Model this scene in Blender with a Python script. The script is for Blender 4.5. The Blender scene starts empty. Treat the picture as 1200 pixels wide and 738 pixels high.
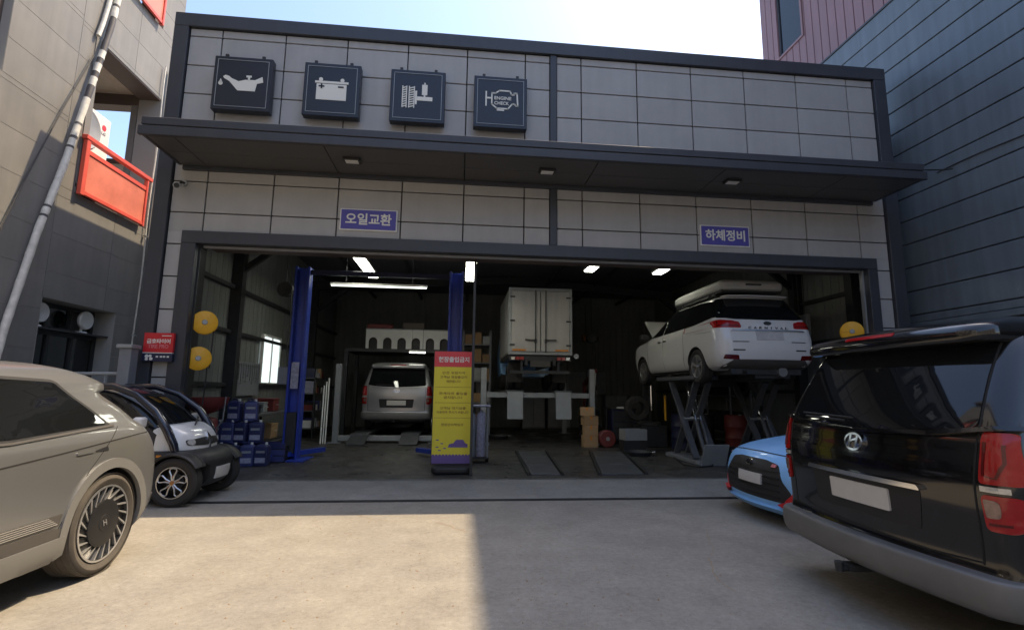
import bpy, bmesh, math, random
import numpy as np
from mathutils import Vector, Matrix
from mathutils.bvhtree import BVHTree
random.seed(7)
scene = bpy.context.scene
COL = scene.collection
PI = math.pi

# ---------------------------------------------------------------- camera
cd = bpy.data.cameras.new('camera'); cam = bpy.data.objects.new('camera', cd); COL.objects.link(cam)
cd.sensor_width = 36; cd.lens = 17.9117; cd.clip_start = .05; cd.clip_end = 3000
RT = Vector((0.994707, -0.102044, 0.012020)); UP = Vector((-0.026915, -0.145877, 0.988937)); FW = Vector((0.099162, 0.984026, 0.147851))
cam.matrix_world = Matrix(((RT.x, UP.x, -FW.x, 0), (RT.y, UP.y, -FW.y, 0), (RT.z, UP.z, -FW.z, 1.42), (0, 0, 0, 1)))
scene.camera = cam

# ---------------------------------------------------------------- sky, sun, exposure
SUN = Vector((.53, .225, 1.0)).normalized()
w = bpy.data.worlds.new('World'); scene.world = w; w.use_nodes = True
nt = w.node_tree; bg = nt.nodes['Background']
sk = nt.nodes.new('ShaderNodeTexSky'); sk.sky_type = 'NISHITA'; sk.sun_disc = False
sk.sun_elevation = math.asin(SUN.z); sk.sun_rotation = math.atan2(SUN.x, SUN.y)
sk.air_density = 1.0; sk.dust_density = 2.0; sk.ozone_density = 1.0
nt.links.new(sk.outputs[0], bg.inputs[0]); bg.inputs[1].default_value = .14
sl = bpy.data.lights.new('sun', 'SUN'); sun = bpy.data.objects.new('sun', sl); COL.objects.link(sun)
sl.energy = 2.6; sl.angle = math.radians(.5); sl.color = (1, .80, .53)
sun.rotation_euler = SUN.to_track_quat('Z', 'Y').to_euler(); sun.location = (0, 0, 30)
scene.view_settings.view_transform = 'Standard'; scene.view_settings.look = 'None'
scene.view_settings.exposure = 1.42; scene.view_settings.gamma = 1

# ---------------------------------------------------------------- materials
def mat(name, col, rough=.6, metal=0., noise=0., scale=4., rnd=0., bump=0., bscale=None, emit=0., coat=0., spec=None, streak=0.):
    m = bpy.data.materials.new(name); m.use_nodes = True
    n = m.node_tree.nodes; L = m.node_tree.links; b = n['Principled BSDF']
    b.inputs['Roughness'].default_value = rough; b.inputs['Metallic'].default_value = metal
    b.inputs['Base Color'].default_value = (*col, 1)
    if spec is not None: b.inputs['Specular IOR Level'].default_value = spec
    if coat: b.inputs['Coat Weight'].default_value = coat; b.inputs['Coat Roughness'].default_value = .03
    if emit:
        b.inputs['Emission Color'].default_value = (*col, 1); b.inputs['Emission Strength'].default_value = emit
    geo = None; val = None
    def mul(a, c):
        x = n.new('ShaderNodeMath'); x.operation = 'MULTIPLY'; L.new(a, x.inputs[0]); L.new(c, x.inputs[1]); return x.outputs[0]
    if noise or bump or streak:
        geo = n.new('ShaderNodeNewGeometry')
    if noise:
        t = n.new('ShaderNodeTexNoise'); t.inputs['Scale'].default_value = scale; t.inputs['Detail'].default_value = 7; t.inputs['Roughness'].default_value = .65
        L.new(geo.outputs['Position'], t.inputs['Vector'])
        r = n.new('ShaderNodeMapRange'); r.inputs[1].default_value = .25; r.inputs[2].default_value = .75
        r.inputs[3].default_value = 1 - noise; r.inputs[4].default_value = 1 + noise
        L.new(t.outputs[0], r.inputs[0]); val = r.outputs[0]
        rr = n.new('ShaderNodeMapRange'); rr.inputs[1].default_value = .3; rr.inputs[2].default_value = .7
        rr.inputs[3].default_value = max(0, rough - .35 * noise); rr.inputs[4].default_value = min(1, rough + .35 * noise)
        L.new(t.outputs[0], rr.inputs[0]); L.new(rr.outputs[0], b.inputs['Roughness'])
    if streak:
        mp = n.new('ShaderNodeMapping'); mp.inputs['Scale'].default_value = (5, 5, .35)
        L.new(geo.outputs['Position'], mp.inputs[0])
        t = n.new('ShaderNodeTexNoise'); t.inputs['Scale'].default_value = 1.6; t.inputs['Detail'].default_value = 5
        L.new(mp.outputs[0], t.inputs['Vector'])
        r = n.new('ShaderNodeMapRange'); r.inputs[1].default_value = .3; r.inputs[2].default_value = .7
        r.inputs[3].default_value = 1 - streak; r.inputs[4].default_value = 1 + streak
        L.new(t.outputs[0], r.inputs[0]); val = r.outputs[0] if val is None else mul(val, r.outputs[0])
    if rnd:
        o = n.new('ShaderNodeObjectInfo'); r = n.new('ShaderNodeMapRange'); r.inputs[3].default_value = 1 - rnd; r.inputs[4].default_value = 1 + rnd
        L.new(o.outputs['Random'], r.inputs[0]); val = r.outputs[0] if val is None else mul(val, r.outputs[0])
    if val is not None:
        v = n.new('ShaderNodeVectorMath'); v.operation = 'SCALE'; v.inputs[0].default_value = col
        L.new(val, v.inputs['Scale']); L.new(v.outputs[0], b.inputs['Base Color'])
    if bump:
        t2 = n.new('ShaderNodeTexNoise'); t2.inputs['Scale'].default_value = bscale or scale * 8; t2.inputs['Detail'].default_value = 5
        L.new(geo.outputs['Position'], t2.inputs['Vector'])
        bu = n.new('ShaderNodeBump'); bu.inputs['Strength'].default_value = bump; bu.inputs['Distance'].default_value = .01
        L.new(t2.outputs[0], bu.inputs['Height']); L.new(bu.outputs[0], b.inputs['Normal'])
    return m

def ground_mat(name, base, warm, dark, rough, crack=True, s=1.0):
    m = bpy.data.materials.new(name); m.use_nodes = True
    n = m.node_tree.nodes; L = m.node_tree.links; b = n['Principled BSDF']
    g = n.new('ShaderNodeNewGeometry')
    def noise(sc, det=8, ro=.6, dist=0):
        t = n.new('ShaderNodeTexNoise'); t.inputs['Scale'].default_value = sc; t.inputs['Detail'].default_value = det
        t.inputs['Roughness'].default_value = ro; t.inputs['Distortion'].default_value = dist
        L.new(g.outputs['Position'], t.inputs['Vector']); return t.outputs[0]
    def ramp(src, lo, hi, c0, c1):
        r = n.new('ShaderNodeValToRGB'); r.color_ramp.elements[0].position = lo; r.color_ramp.elements[1].position = hi
        r.color_ramp.elements[0].color = (*c0, 1); r.color_ramp.elements[1].color = (*c1, 1); L.new(src, r.inputs[0]); return r.outputs[0]
    def mix(kind, f, a, c):
        x = n.new('ShaderNodeMix'); x.data_type = 'RGBA'; x.blend_type = kind
        if isinstance(f, float): x.inputs[0].default_value = f
        else: L.new(f, x.inputs[0])
        L.new(a, x.inputs[6]); L.new(c, x.inputs[7]); return x.outputs[2]
    c = ramp(noise(.55 * s, 6, .6, .6), .35, .68, base, warm)
    c = mix('MULTIPLY', .85, c, ramp(noise(2.3 * s, 9, .7), .25, .62, (.72, .71, .70), (1.05, 1.05, 1.05)))
    c = mix('MULTIPLY', .8, c, ramp(noise(22 * s, 8, .75), .30, .66, (.68, .67, .66), (1.08, 1.08, 1.08)))
    c = mix('MULTIPLY', .5, c, ramp(noise(75, 6, .8), .30, .68, (.62, .61, .60), (1.12, 1.12, 1.12)))
    sp = n.new('ShaderNodeTexVoronoi'); sp.inputs['Scale'].default_value = 26; L.new(g.outputs['Position'], sp.inputs['Vector'])
    c = mix('MULTIPLY', .8, c, ramp(sp.outputs['Distance'], .05, .15, (.55, .52, .48), (1, 1, 1)))
    st = noise(1.1 * s, 4, .5, 1.5)
    c = mix('MIX', ramp(st, .60, .80, (0, 0, 0), (.7, .7, .7)), c, ramp(noise(9, 4), .3, .7, dark, tuple(x * 1.25 for x in dark)))
    if crack:
        v = n.new('ShaderNodeTexVoronoi'); v.feature = 'DISTANCE_TO_EDGE'; v.inputs['Scale'].default_value = .42
        mp = n.new('ShaderNodeVectorMath'); mp.operation = 'ADD'
        dn = n.new('ShaderNodeTexNoise'); dn.inputs['Scale'].default_value = 2.2; dn.inputs['Detail'].default_value = 6
        L.new(g.outputs['Position'], dn.inputs['Vector']); L.new(g.outputs['Position'], mp.inputs[0]); L.new(dn.outputs['Color'], mp.inputs[1])
        L.new(mp.outputs[0], v.inputs['Vector'])
        c = mix('MULTIPLY', .16, c, ramp(v.outputs['Distance'], .0012, .005, (.45, .43, .40), (1, 1, 1)))
    L.new(c, b.inputs['Base Color']); b.inputs['Roughness'].default_value = rough
    if rough < .7:
        L.new(ramp(noise(1.6, 6), .35, .65, (rough - .2,) * 3, (rough + .2,) * 3), b.inputs['Roughness'])
    bu = n.new('ShaderNodeBump'); bu.inputs['Strength'].default_value = .35; bu.inputs['Distance'].default_value = .012
    L.new(noise(60, 8, .75), bu.inputs['Height']); L.new(bu.outputs[0], b.inputs['Normal'])
    return m

M = {}
M['concrete'] = ground_mat('concrete_yard', (.292, .274, .244), (.338, .314, .272), (.20, .182, .152), .92)
M['apron'] = ground_mat('concrete_apron', (.285, .278, .265), (.325, .317, .30), (.19, .183, .175), .85, False)
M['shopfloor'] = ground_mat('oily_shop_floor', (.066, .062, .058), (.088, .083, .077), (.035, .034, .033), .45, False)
M['panel'] = mat('facade_panel_grey', (.385, .380, .372), .55, noise=.07, scale=2.5, rnd=.035, streak=.04)
M['frame'] = mat('charcoal_metal', (.045, .049, .060), .45, noise=.12, scale=3, streak=.06)
M['soffit'] = mat('soffit_sheet', (.085, .085, .085), .5, noise=.10, scale=3)
M['backing'] = mat('dark_backing', (.03, .03, .032), .8)
M['tile'] = mat('stone_tile', (.195, .188, .178), .6, noise=.12, scale=2.2, rnd=.03, streak=.07, bump=.08, bscale=60)
M['mortar'] = mat('tile_joint', (.34, .33, .31), .9)
M['render_beige'] = mat('beige_render', (.46, .42, .35), .85, noise=.08, scale=2, streak=.08)
M['brown'] = mat('brown_paint', (.10, .075, .065), .6, noise=.1)
M['siding'] = mat('blue_grey_siding', (.125, .152, .175), .42, noise=.12, scale=.8, rnd=.04, streak=.12)
M['pink'] = mat('mauve_siding', (.25, .14, .148), .5, noise=.06, scale=1, rnd=.03, streak=.07)
M['red'] = mat('red_paint', (.70, .10, .065), .4, noise=.10, scale=5)
M['redpanel'] = mat('faded_red_sheet', (.72, .21, .14), .35, noise=.25, scale=1.6)
M['white'] = mat('white_plastic', (.74, .74, .71), .45, noise=.05, scale=6)
M['pipe'] = mat('pipe_wrap', (.66, .64, .58), .6, noise=.25, scale=9)
M['tape'] = mat('dark_tape', (.07, .065, .07), .6)
M['steel'] = mat('steel', (.42, .43, .44), .35, .8, noise=.15, scale=8)
M['galv'] = mat('galvanised_grey', (.34, .36, .37), .5, .3, noise=.12, scale=6)
M['greypaint'] = mat('grey_paint', (.22, .23, .25), .5, noise=.12, scale=5)
M['black'] = mat('black_plastic', (.022, .022, .024), .5, noise=.15, scale=9)
M['rubber'] = mat('tyre_rubber', (.030, .028, .026), .8, noise=.25, scale=14)
M['dustyrubber'] = mat('dusty_tyre_rubber', (.085, .074, .062), .9, noise=.3, scale=10)
M['glass'] = mat('dark_glass', (.012, .014, .015), .04, spec=.6)
M['tint'] = mat('tinted_car_glass', (.008, .009, .010), .03, spec=.55)
M['chrome'] = mat('chrome', (.75, .76, .78), .12, 1.)
M['alloy'] = mat('alloy_silver', (.62, .62, .62), .3, .85)
M['darkalloy'] = mat('dark_alloy', (.025, .025, .027), .45, .4)
M['orange'] = mat('bronze_orange', (.42, .20, .07), .4, .5)
M['lampred'] = mat('red_lens', (.36, .008, .008), .18, coat=.3, noise=.2, scale=12)
M['lampdeep'] = mat('deep_red_lens', (.10, .004, .004), .2, coat=.3)
M['lampclear'] = mat('clear_lens', (.55, .54, .50), .15, .3, coat=.6, noise=.3, scale=40)
M['plate'] = mat('number_plate', (.62, .60, .57), .5, noise=.05, scale=11)
M['signblack'] = mat('sign_black', (.016, .020, .032), .35, noise=.1)
M['signwhite'] = mat('sign_white', (.78, .77, .70), .5)
M['purple'] = mat('purple_blue_sign', (.085, .075, .36), .45, noise=.06)
M['signred'] = mat('sign_red', (.62, .022, .03), .4, noise=.05)
M['navy'] = mat('sign_navy', (.015, .02, .06), .45)
M['pinkish'] = mat('faint_red_print', (.72, .22, .24), .5)
M['yellow'] = mat('banner_yellow', (.78, .66, .05), .55, noise=.05, scale=3)
M['bannerred'] = mat('banner_red', (.72, .07, .08), .55, noise=.05, scale=3)
M['brownprint'] = mat('brown_print', (.30, .17, .04), .6)
M['mauveprint'] = mat('mauve_print', (.16, .10, .30), .6)
M['hose'] = mat('hose_reel_yellow', (.80, .42, .015), .45, noise=.06)
M['liftblue'] = mat('lift_blue', (.025, .055, .36), .4, noise=.15, scale=5)
M['blueplastic'] = mat('blue_can', (.035, .042, .13), .4, noise=.3, rnd=.5)
M['whitelabel'] = mat('pale_label', (.36, .36, .46), .5, noise=.45, scale=20)
M['cardboard'] = mat('cardboard', (.40, .26, .14), .85, noise=.12, scale=5, rnd=.1)
M['redsteel'] = mat('dull_red_steel', (.17, .03, .028), .5, noise=.25, scale=6)
M['darksteel'] = mat('dark_steel', (.05, .052, .055), .5, .4, noise=.2, scale=6)
M['plate_steel'] = mat('floor_plate_steel', (.14, .145, .155), .45, .5, noise=.25, scale=5)
M['innerwall'] = mat('inner_wall', (.20, .21, .20), .7, noise=.14, scale=1.2, streak=.10)
M['ceiling'] = mat('inner_ceiling', (.14, .14, .15), .8, noise=.1)
M['tube'] = mat('lit_tube', (1.0, 1.0, .86), .5, emit=7.0)
M['dimlit'] = mat('lit_tube_weak', (.9, 1.0, .9), .5, emit=1.1)
M['frosted'] = mat('window_sheet', (.60, .63, .62), .3, noise=.2, scale=2)
M['champagne'] = mat('champagne_metallic', (.225, .227, .230), .30, .55, noise=.03, scale=1.5, coat=.5)
M['cladding'] = mat('wheel_arch_grey', (.22, .217, .21), .5, .3, noise=.06)
M['darkclad'] = mat('dark_cladding', (.075, .07, .065), .55, noise=.1)
M['carblack'] = mat('black_car_paint', (.006, .006, .007), .12, coat=.6, noise=.15, scale=3)
M['bumpergrey'] = mat('bumper_grey', (.170, .166, .160), .45, .2, noise=.14, scale=4, bump=.05, bscale=90)
M['carwhite'] = mat('white_car_paint', (.68, .68, .67), .25, coat=.8, noise=.04, scale=2)
M['carblue'] = mat('light_blue_car_paint', (.27, .56, .95), .32, coat=.35, noise=.03)
M['carsilver'] = mat('silver_car_paint', (.45, .45, .46), .3, .6, coat=.5)
M['navygloss'] = mat('blue_black_gloss', (.008, .011, .025), .2, coat=.5)
M['shut_and_shade'] = mat('shut_line_and_crease_shade', (.012, .012, .012), .8)
M['truckwhite'] = mat('truck_box_white', (.44, .43, .41), .55, noise=.07, scale=3, streak=.06)
M['lampsmoke'] = mat('smoked_lens', (.26, .17, .14), .15, .2, coat=.3, noise=.3, scale=40)
M['armgrey'] = mat('lift_arm_grey', (.10, .105, .115), .5, .2, noise=.25, scale=6)
M['boxgrey'] = mat('tent_shell_grey', (.42, .42, .40), .5, noise=.08, scale=5)
M['amber'] = mat('amber_strip', (.60, .22, .02), .4)
M['wire'] = mat('cable_black', (.03, .03, .03), .6)
M['far'] = mat('far_beige', (.50, .45, .37), .9, noise=.06, streak=.05)
M['seal'] = mat('rust_brown_stain', (.30, .20, .12), .8)

# ---------------------------------------------------------------- helpers
def tag(o, label=None, cat=None, group=None, kind=None):
    if label: o['label'] = label
    if cat: o['category'] = cat
    if group: o['group'] = group
    if kind: o['kind'] = kind
    return o
def thing(name, label, cat, loc=(0, 0, 0), rz=0., group=None):
    o = bpy.data.objects.new(name, None); COL.objects.link(o); o.location = loc; o.rotation_euler = (0, 0, rz)
    o.empty_display_size = .1
    return tag(o, label, cat, group)
def root_of(o):
    while o.parent: o = o.parent
    return o
def link(name, me, parent=None, loc=None):
    o = bpy.data.objects.new(name, me); COL.objects.link(o)
    if parent: o.parent = parent
    if loc is not None: o.location = loc
    return o

class MB:
    """collects shapes and links them as one mesh object"""
    def __init__(s): s.v = []; s.f = []; s.mi = []; s.cur = 0
    def add(s, vs, fs):
        n = len(s.v); s.v += [tuple(v) for v in vs]
        for f in fs: s.f.append([n + i for i in f]); s.mi.append(s.cur)
        return s
    def box(s, x0, x1, y0, y1, z0, z1):
        return s.add([(x0, y0, z0), (x1, y0, z0), (x1, y1, z0), (x0, y1, z0), (x0, y0, z1), (x1, y0, z1), (x1, y1, z1), (x0, y1, z1)],
                     [(0, 3, 2, 1), (4, 5, 6, 7), (0, 1, 5, 4), (1, 2, 6, 5), (2, 3, 7, 6), (3, 0, 4, 7)])
    def cbox(s, c, d, rot=None):
        vs = []
        for z in (-1, 1):
            for (x, y) in ((-1, -1), (1, -1), (1, 1), (-1, 1)):
                p = Vector((x * d[0] / 2, y * d[1] / 2, z * d[2] / 2))
                if rot is not None: p = rot @ p
                vs.append(tuple(p + Vector(c)))
        return s.add(vs, [(0, 3, 2, 1), (4, 5, 6, 7), (0, 1, 5, 4), (1, 2, 6, 5), (2, 3, 7, 6), (3, 0, 4, 7)])
    def bar(s, p, q, w, h=None, up=(0, 0, 1)):
        p, q = Vector(p), Vector(q); h = h or w; d = (q - p); L = d.length; d.normalize()
        u = Vector(up)
        if abs(d.dot(u)) > .98: u = Vector((0, 1, 0))
        sx = d.cross(u).normalized(); sz = sx.cross(d)
        return s.cbox((p + q) / 2, (w, L, h), Matrix((sx, d, sz)).transposed())
    def tube(s, pts, r, n=10, cap=True):
        pts = [Vector(p) for p in pts]; rings = []; prev = None
        for i, p in enumerate(pts):
            d = (pts[min(i + 1, len(pts) - 1)] - pts[max(i - 1, 0)]).normalized()
            if prev is None:
                u = d.orthogonal().normalized()
            else:
                u = (prev - d * prev.dot(d)).normalized()
            prev = u; vv = d.cross(u); rr = r[i] if isinstance(r, (list, tuple)) else r
            rings.append([tuple(p + (u * math.cos(2 * PI * k / n) + vv * math.sin(2 * PI * k / n)) * rr) for k in range(n)])
        vs = [v for ring in rings for v in ring]; fs = []
        for i in range(len(rings) - 1):
            for k in range(n):
                fs.append((i * n + k, i * n + (k + 1) % n, (i + 1) * n + (k + 1) % n, (i + 1) * n + k))
        if cap: fs += [tuple(range(n))[::-1], tuple(range((len(rings) - 1) * n, len(rings) * n))]
        return s.add(vs, fs)
    def lathe(s, prof, n=32, axis='z', c=(0, 0, 0), closed=False):
        """prof: (radius, height) pairs"""
        vs = []; m = len(prof)
        for k in range(n):
            a = 2 * PI * k / n; ca, sa = math.cos(a), math.sin(a)
            for r, h in prof:
                p = (r * ca, r * sa, h) if axis == 'z' else ((r * ca, h, r * sa) if axis == 'y' else (h, r * ca, r * sa))
                vs.append((p[0] + c[0], p[1] + c[1], p[2] + c[2]))
        fs = []
        for k in range(n):
            for i in range(m - 1 + (1 if closed else 0)):
                j = (i + 1) % m; fs.append((k * m + i, ((k + 1) % n) * m + i, ((k + 1) % n) * m + j, k * m + j))
        return s.add(vs, fs)
    def prism(s, poly, fr, d):
        """poly: 2-D points; fr(u,v,w) -> 3-D; extruded 0..d along w"""
        n = len(poly); vs = [fr(u, v, 0) for u, v in poly] + [fr(u, v, d) for u, v in poly]
        return s.add(vs, [tuple(range(n))[::-1], tuple(range(n, 2 * n))] + [(i, (i + 1) % n, n + (i + 1) % n, n + i) for i in range(n)])
    def mesh(s, name, mats, smooth=None, bevel=0., fix=True, merge=False):
        me = bpy.data.meshes.new(name); me.from_pydata(s.v, [], s.f)
        for m in (mats if isinstance(mats, (list, tuple)) else [mats]): me.materials.append(m)
        for p, i in zip(me.polygons, s.mi): p.material_index = i
        if fix or bevel or merge:
            bm = bmesh.new(); bm.from_mesh(me)
            if merge: bmesh.ops.remove_doubles(bm, verts=bm.verts, dist=1e-5)
            if fix: bmesh.ops.recalc_face_normals(bm, faces=bm.faces)
            if bevel: bmesh.ops.bevel(bm, geom=[e for e in bm.edges if len(e.link_faces) == 2 and e.calc_face_angle(0) > .6], offset=bevel, segments=1, affect='EDGES', clamp_overlap=True)
            bm.to_mesh(me); bm.free()
        if smooth is not None:
            me.polygons.foreach_set('use_smooth', [True] * len(me.polygons)); me.set_sharp_from_angle(angle=math.radians(smooth))
        return me
    def build(s, name, mats, parent=None, smooth=None, bevel=0., world=False, merge=False):
        if world and parent:
            r = root_of(parent); inv = (Matrix.Translation(r.location) @ Matrix.Rotation(r.rotation_euler.z, 4, 'Z')).inverted()
            s.v = [tuple(inv @ Vector(v)) for v in s.v]
        return link(name, s.mesh(name, mats, smooth, bevel, True, merge), parent)

def wbox(name, m, parent, x0, x1, y0, y1, z0, z1, bevel=0.):
    return MB().box(x0, x1, y0, y1, z0, z1).build(name, m, parent, bevel=bevel, world=True)
def struct(name, mb, m):
    o = mb.build(name, m); o['kind'] = 'structure'; return o

def text(s, size, depth=.006, bold=0.):
    cu = bpy.data.curves.new('lettering', 'FONT'); cu.body = s; cu.size = size; cu.align_x = 'CENTER'; cu.align_y = 'CENTER'
    cu.extrude = depth / 2; cu.offset = bold; cu.resolution_u = 4
    o = bpy.data.objects.new('lettering', cu); COL.objects.link(o)
    dg = bpy.context.evaluated_depsgraph_get(); me = bpy.data.meshes.new_from_object(o.evaluated_get(dg))
    bpy.data.objects.remove(o); bpy.data.curves.remove(cu)
    xs = [v.co.x for v in me.vertices]; ys = [v.co.y for v in me.vertices]
    if xs:
        cx, cy = (min(xs) + max(xs)) / 2, (min(ys) + max(ys)) / 2
        me.transform(Matrix.Translation((-cx, -cy, 0)))
    me.name = 'lettering'
    return me
def fit_text(s, wid, hei, depth=.006, bold=0.):
    me = text(s, 1, depth, bold)
    xs = [v.co.x for v in me.vertices]; ys = [v.co.y for v in me.vertices]
    sx = wid / (max(xs) - min(xs)); sy = hei / (max(ys) - min(ys)) if hei else sx
    me.transform(Matrix.Diagonal((sx, sy, 1, 1)))
    return me
FRONT = Matrix(((1, 0, 0, 0), (0, 0, -1, 0), (0, 1, 0, 0), (0, 0, 0, 1)))       # lettering on a face that looks to -Y
def put_text(me, m, parent, loc, rot=FRONT, name='lettering'):
    me.transform(Matrix.Translation(loc) @ rot); me.materials.clear(); me.materials.append(m)
    r = root_of(parent)
    me.transform((Matrix.Translation(r.location) @ Matrix.Rotation(r.rotation_euler.z, 4, 'Z')).inverted())
    return link(name, me, parent)

def rect_sub(r, holes):
    """rectangle minus rectangles -> list of rectangles (u0,u1,v0,v1)"""
    out = [r]
    for h in holes:
        nxt = []
        for (a, b, c, d) in out:
            if h[1] <= a or h[0] >= b or h[3] <= c or h[2] >= d: nxt.append((a, b, c, d)); continue
            if h[2] > c: nxt.append((a, b, c, h[2]))
            if h[3] < d: nxt.append((a, b, h[3], d))
            lo, hi = max(c, h[2]), min(d, h[3])
            if h[0] > a: nxt.append((a, h[0], lo, hi))
            if h[1] < b: nxt.append((h[1], b, lo, hi))
        out = nxt
    return out
BOXES = {}
def piece(name, m, parent, lo, hi, bevel=.004):
    """a box-shaped piece; equal sizes share one mesh"""
    d = tuple(round(h - l, 4) for l, h in zip(lo, hi)); key = (m.name, d, bevel)
    if key not in BOXES:
        BOXES[key] = MB().box(0, d[0], 0, d[1], 0, d[2]).mesh(name, m, bevel=bevel)
    r = root_of(parent)
    return link(name, BOXES[key], parent, Vector(lo) - r.location)

# ================================================================ SETTING
FY = 8.56                                                    # face of the workshop front
def sheet(name, m, x0, x1, y0, y1, z):
    return struct(name, MB().add([(x0, y0, z), (x1, y0, z), (x1, y1, z), (x0, y1, z)], [(0, 1, 2, 3)]), m)
sheet('ground', M['concrete'], -400, 400, -400, 400, 0)
sheet('concrete_apron', M['apron'], -6.42, 8.6, 7.01, 8.52, .006)
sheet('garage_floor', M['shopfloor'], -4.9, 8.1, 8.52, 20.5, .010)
dr = MB()
dr.box(-6.42, 8.6, 6.925, 6.945, 0, .012).box(-6.42, 8.6, 6.990, 7.010, 0, .012)
dr.add([(-6.42, 6.945, .003), (8.6, 6.945, .003), (8.6, 6.99, .003), (-6.42, 6.99, .003)], [(0, 1, 2, 3)])
struct('drain_channel', dr, M['darksteel'])
sheet('threshold_strip', M['galv'], -4.3, 7.5, 8.505, 8.535, .014)

# ---------------------------------------------------------------- the workshop
G = thing('garage_building', 'long workshop with grey panel front, charcoal canopy and wide open bay', 'building', (1.6, FY, 0))
W0 = 1.06512; JX = -4.27147
jl = [-4.81] + [JX + W0 * i for i in range(6)] + [1.513]
jr = [1.638] + [2.1022 + W0 * i for i in range(6)] + [7.98]
ZR = [.03, .49, 1.03, 1.57, 2.11, 2.65, 3.19, 3.73, 4.27, 4.805, 5.33, 5.85, 6.376, 6.90, 7.442, 7.592]
OP = (-4.56, 7.69, -1, 3.95)
gp = .010
for cols in (jl, jr):
    for x0, x1 in zip(cols[:-1], cols[1:]):
        for z0, z1 in zip(ZR[:-1], ZR[1:]):
            for (a, b, c, d) in rect_sub((x0 + gp, x1 - gp, z0 + gp, z1 - gp), [OP]):
                if b - a > .03 and d - c > .03: piece('panel', M['panel'], G, (a, FY, c), (b, FY + .04, d), .005)
bk = MB()                                                    # structure behind the panels
for (a, b, c, d) in rect_sub((-4.9, 8.1, 0, 7.70), [(-4.45, 7.58, -1, 3.85)]): bk.box(a, b, FY + .04, FY + .20, c, d)
bk.box(-4.9, 8.1, FY + .2, FY + .38, 6.7, 7.7)
bk.build('backing_wall', M['backing'], G, world=True)
wbox('top_rail', M['frame'], G, -5.05, 8.235, FY - .06, FY + .40, 7.595, 7.84, .006)
wbox('side_rail', M['frame'], G, -5.05, -4.815, FY - .058, FY + .40, 0, 7.593, .006)
wbox('side_rail', M['frame'], G, 7.985, 8.235, FY - .058, FY + .40, 0, 7.593, .006)
wbox('mullion', M['frame'], G, 1.515, 1.636, FY - .03, FY + .06, 5.34, 7.592, .004)
wbox('mullion', M['frame'], G, 1.515, 1.636, FY - .03, FY + .06, 3.955, 5.02, .004)
# opening frame
wbox('opening_head', M['frame'], G, -4.56, 7.69, FY - .05, FY + .28, 3.745, 3.95, .006)
wbox('opening_jamb', M['frame'], G, -4.56, -4.33, FY - .048, FY + .08, .012, 3.743, .006)
wbox('opening_jamb', M['frame'], G, 7.50, 7.69, FY - .048, FY + .08, .012, 3.743, .006)
for x in (-4.40, 7.57):
    g_ = MB(); s_ = 1 if x < 0 else -1
    g_.box(x - .06, x - .02, FY + .085, FY + .2, .012, 3.74).box(x + .02, x + .09 * 1.0, FY + .085, FY + .12, .012, 3.74).box(x - .09, x - .061, FY + .085, FY + .12, .012, 3.74).box(x - .02, x + .02, FY + .15, FY + .2, .012, 3.74)
    g_.build('guide_rail', M['darksteel'] if x < 0 else M['galv'], G, world=True)
wbox('shutter_housing', M['brown'], G, -4.3, 7.48, FY + .285, FY + .62, 3.76, 4.2, .01)
wbox('shutter_bar', M['greypaint'], G, -4.28, 7.46, FY + .10, FY + .15, 3.70, 3.742, .006)
wbox('centre_guide_post', M['darksteel'], G, .205, .25, FY + .32, FY + .39, .012, 3.757, .004)
# canopy
CX0, CX1, CY = -4.715, 7.765, 7.44
wbox('fascia_strip', M['frame'], G, CX0, CX1, CY, CY + .05, 5.205, 5.325, .008)
wbox('fascia_strip', M['frame'], G, CX0 - .03, CX1 + .03, CY - .012, CY + .05, 5.045, 5.185, .008)
wbox('fascia_backing', M['backing'], G, CX0 + .02, CX1 - .02, CY + .02, CY + .06, 5.07, 5.30)
for x0, x1 in ((CX0, CX0 + .05), (CX1 - .05, CX1)):
    wbox('fascia_return', M['frame'], G, x0, x1, CY + .055, FY - .065, 5.05, 5.32, .006)
wbox('canopy_roof', M['frame'], G, CX0 + .052, CX1 - .052, CY + .062, FY - .002, 5.27, 5.315)
xs = [CX0 + .055] + [JX + W0 * 2 * i for i in range(6)] + [CX1 - .055]
for x0, x1 in zip(xs[:-1], xs[1:]):
    for y0, y1 in ((CY + .065, 8.0), (8.0, FY - .004)):
        piece('soffit_sheet', M['soffit'], G, (x0 + .007, y0 + .005, 5.052), (x1 - .007, y1 - .005, 5.075), .003)
wbox('soffit_trim', M['frame'], G, CX0 + .06, CX1 - .06, FY - .07, FY - .004, 4.985, 5.048, .004)
for x in (-1.80, 1.354, 4.582):
    t = MB(); t.cbox((x, 7.91, 5.03), (.27, .17, .04)); o = t.build('downlight', M['black'], G, bevel=.01, world=True)
    MB().cbox((x, 7.91, 5.006), (.20, .11, .012)).build('diffuser', M['white'], o, bevel=.003, world=True)
# shell
wbox('side_wall', M['innerwall'], G, -5.0, -4.9, FY + .41, 20.5, 0, 5.4)
wbox('side_wall', M['innerwall'], G, 8.1, 8.2, FY + .41, 20.5, 0, 5.4)
wbox('rear_wall', M['innerwall'], G, -5.0, 8.2, 20.5, 20.65, 0, 5.4)
wbox('parapet_wall', M['greypaint'], G, -5.0, -4.9, FY + .41, 20.6, 5.401, 6.9)
wbox('parapet_wall', M['greypaint'], G, 8.1, 8.2, FY + .41, 20.6, 5.401, 6.9)
wbox('roof', M['ceiling'], G, -4.9, 8.1, FY + .205, 20.5, 5.30, 5.42)
wbox('roof_deck', M['greypaint'], G, -4.9, 8.1, FY + .40, 20.6, 6.6, 6.75)
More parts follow.
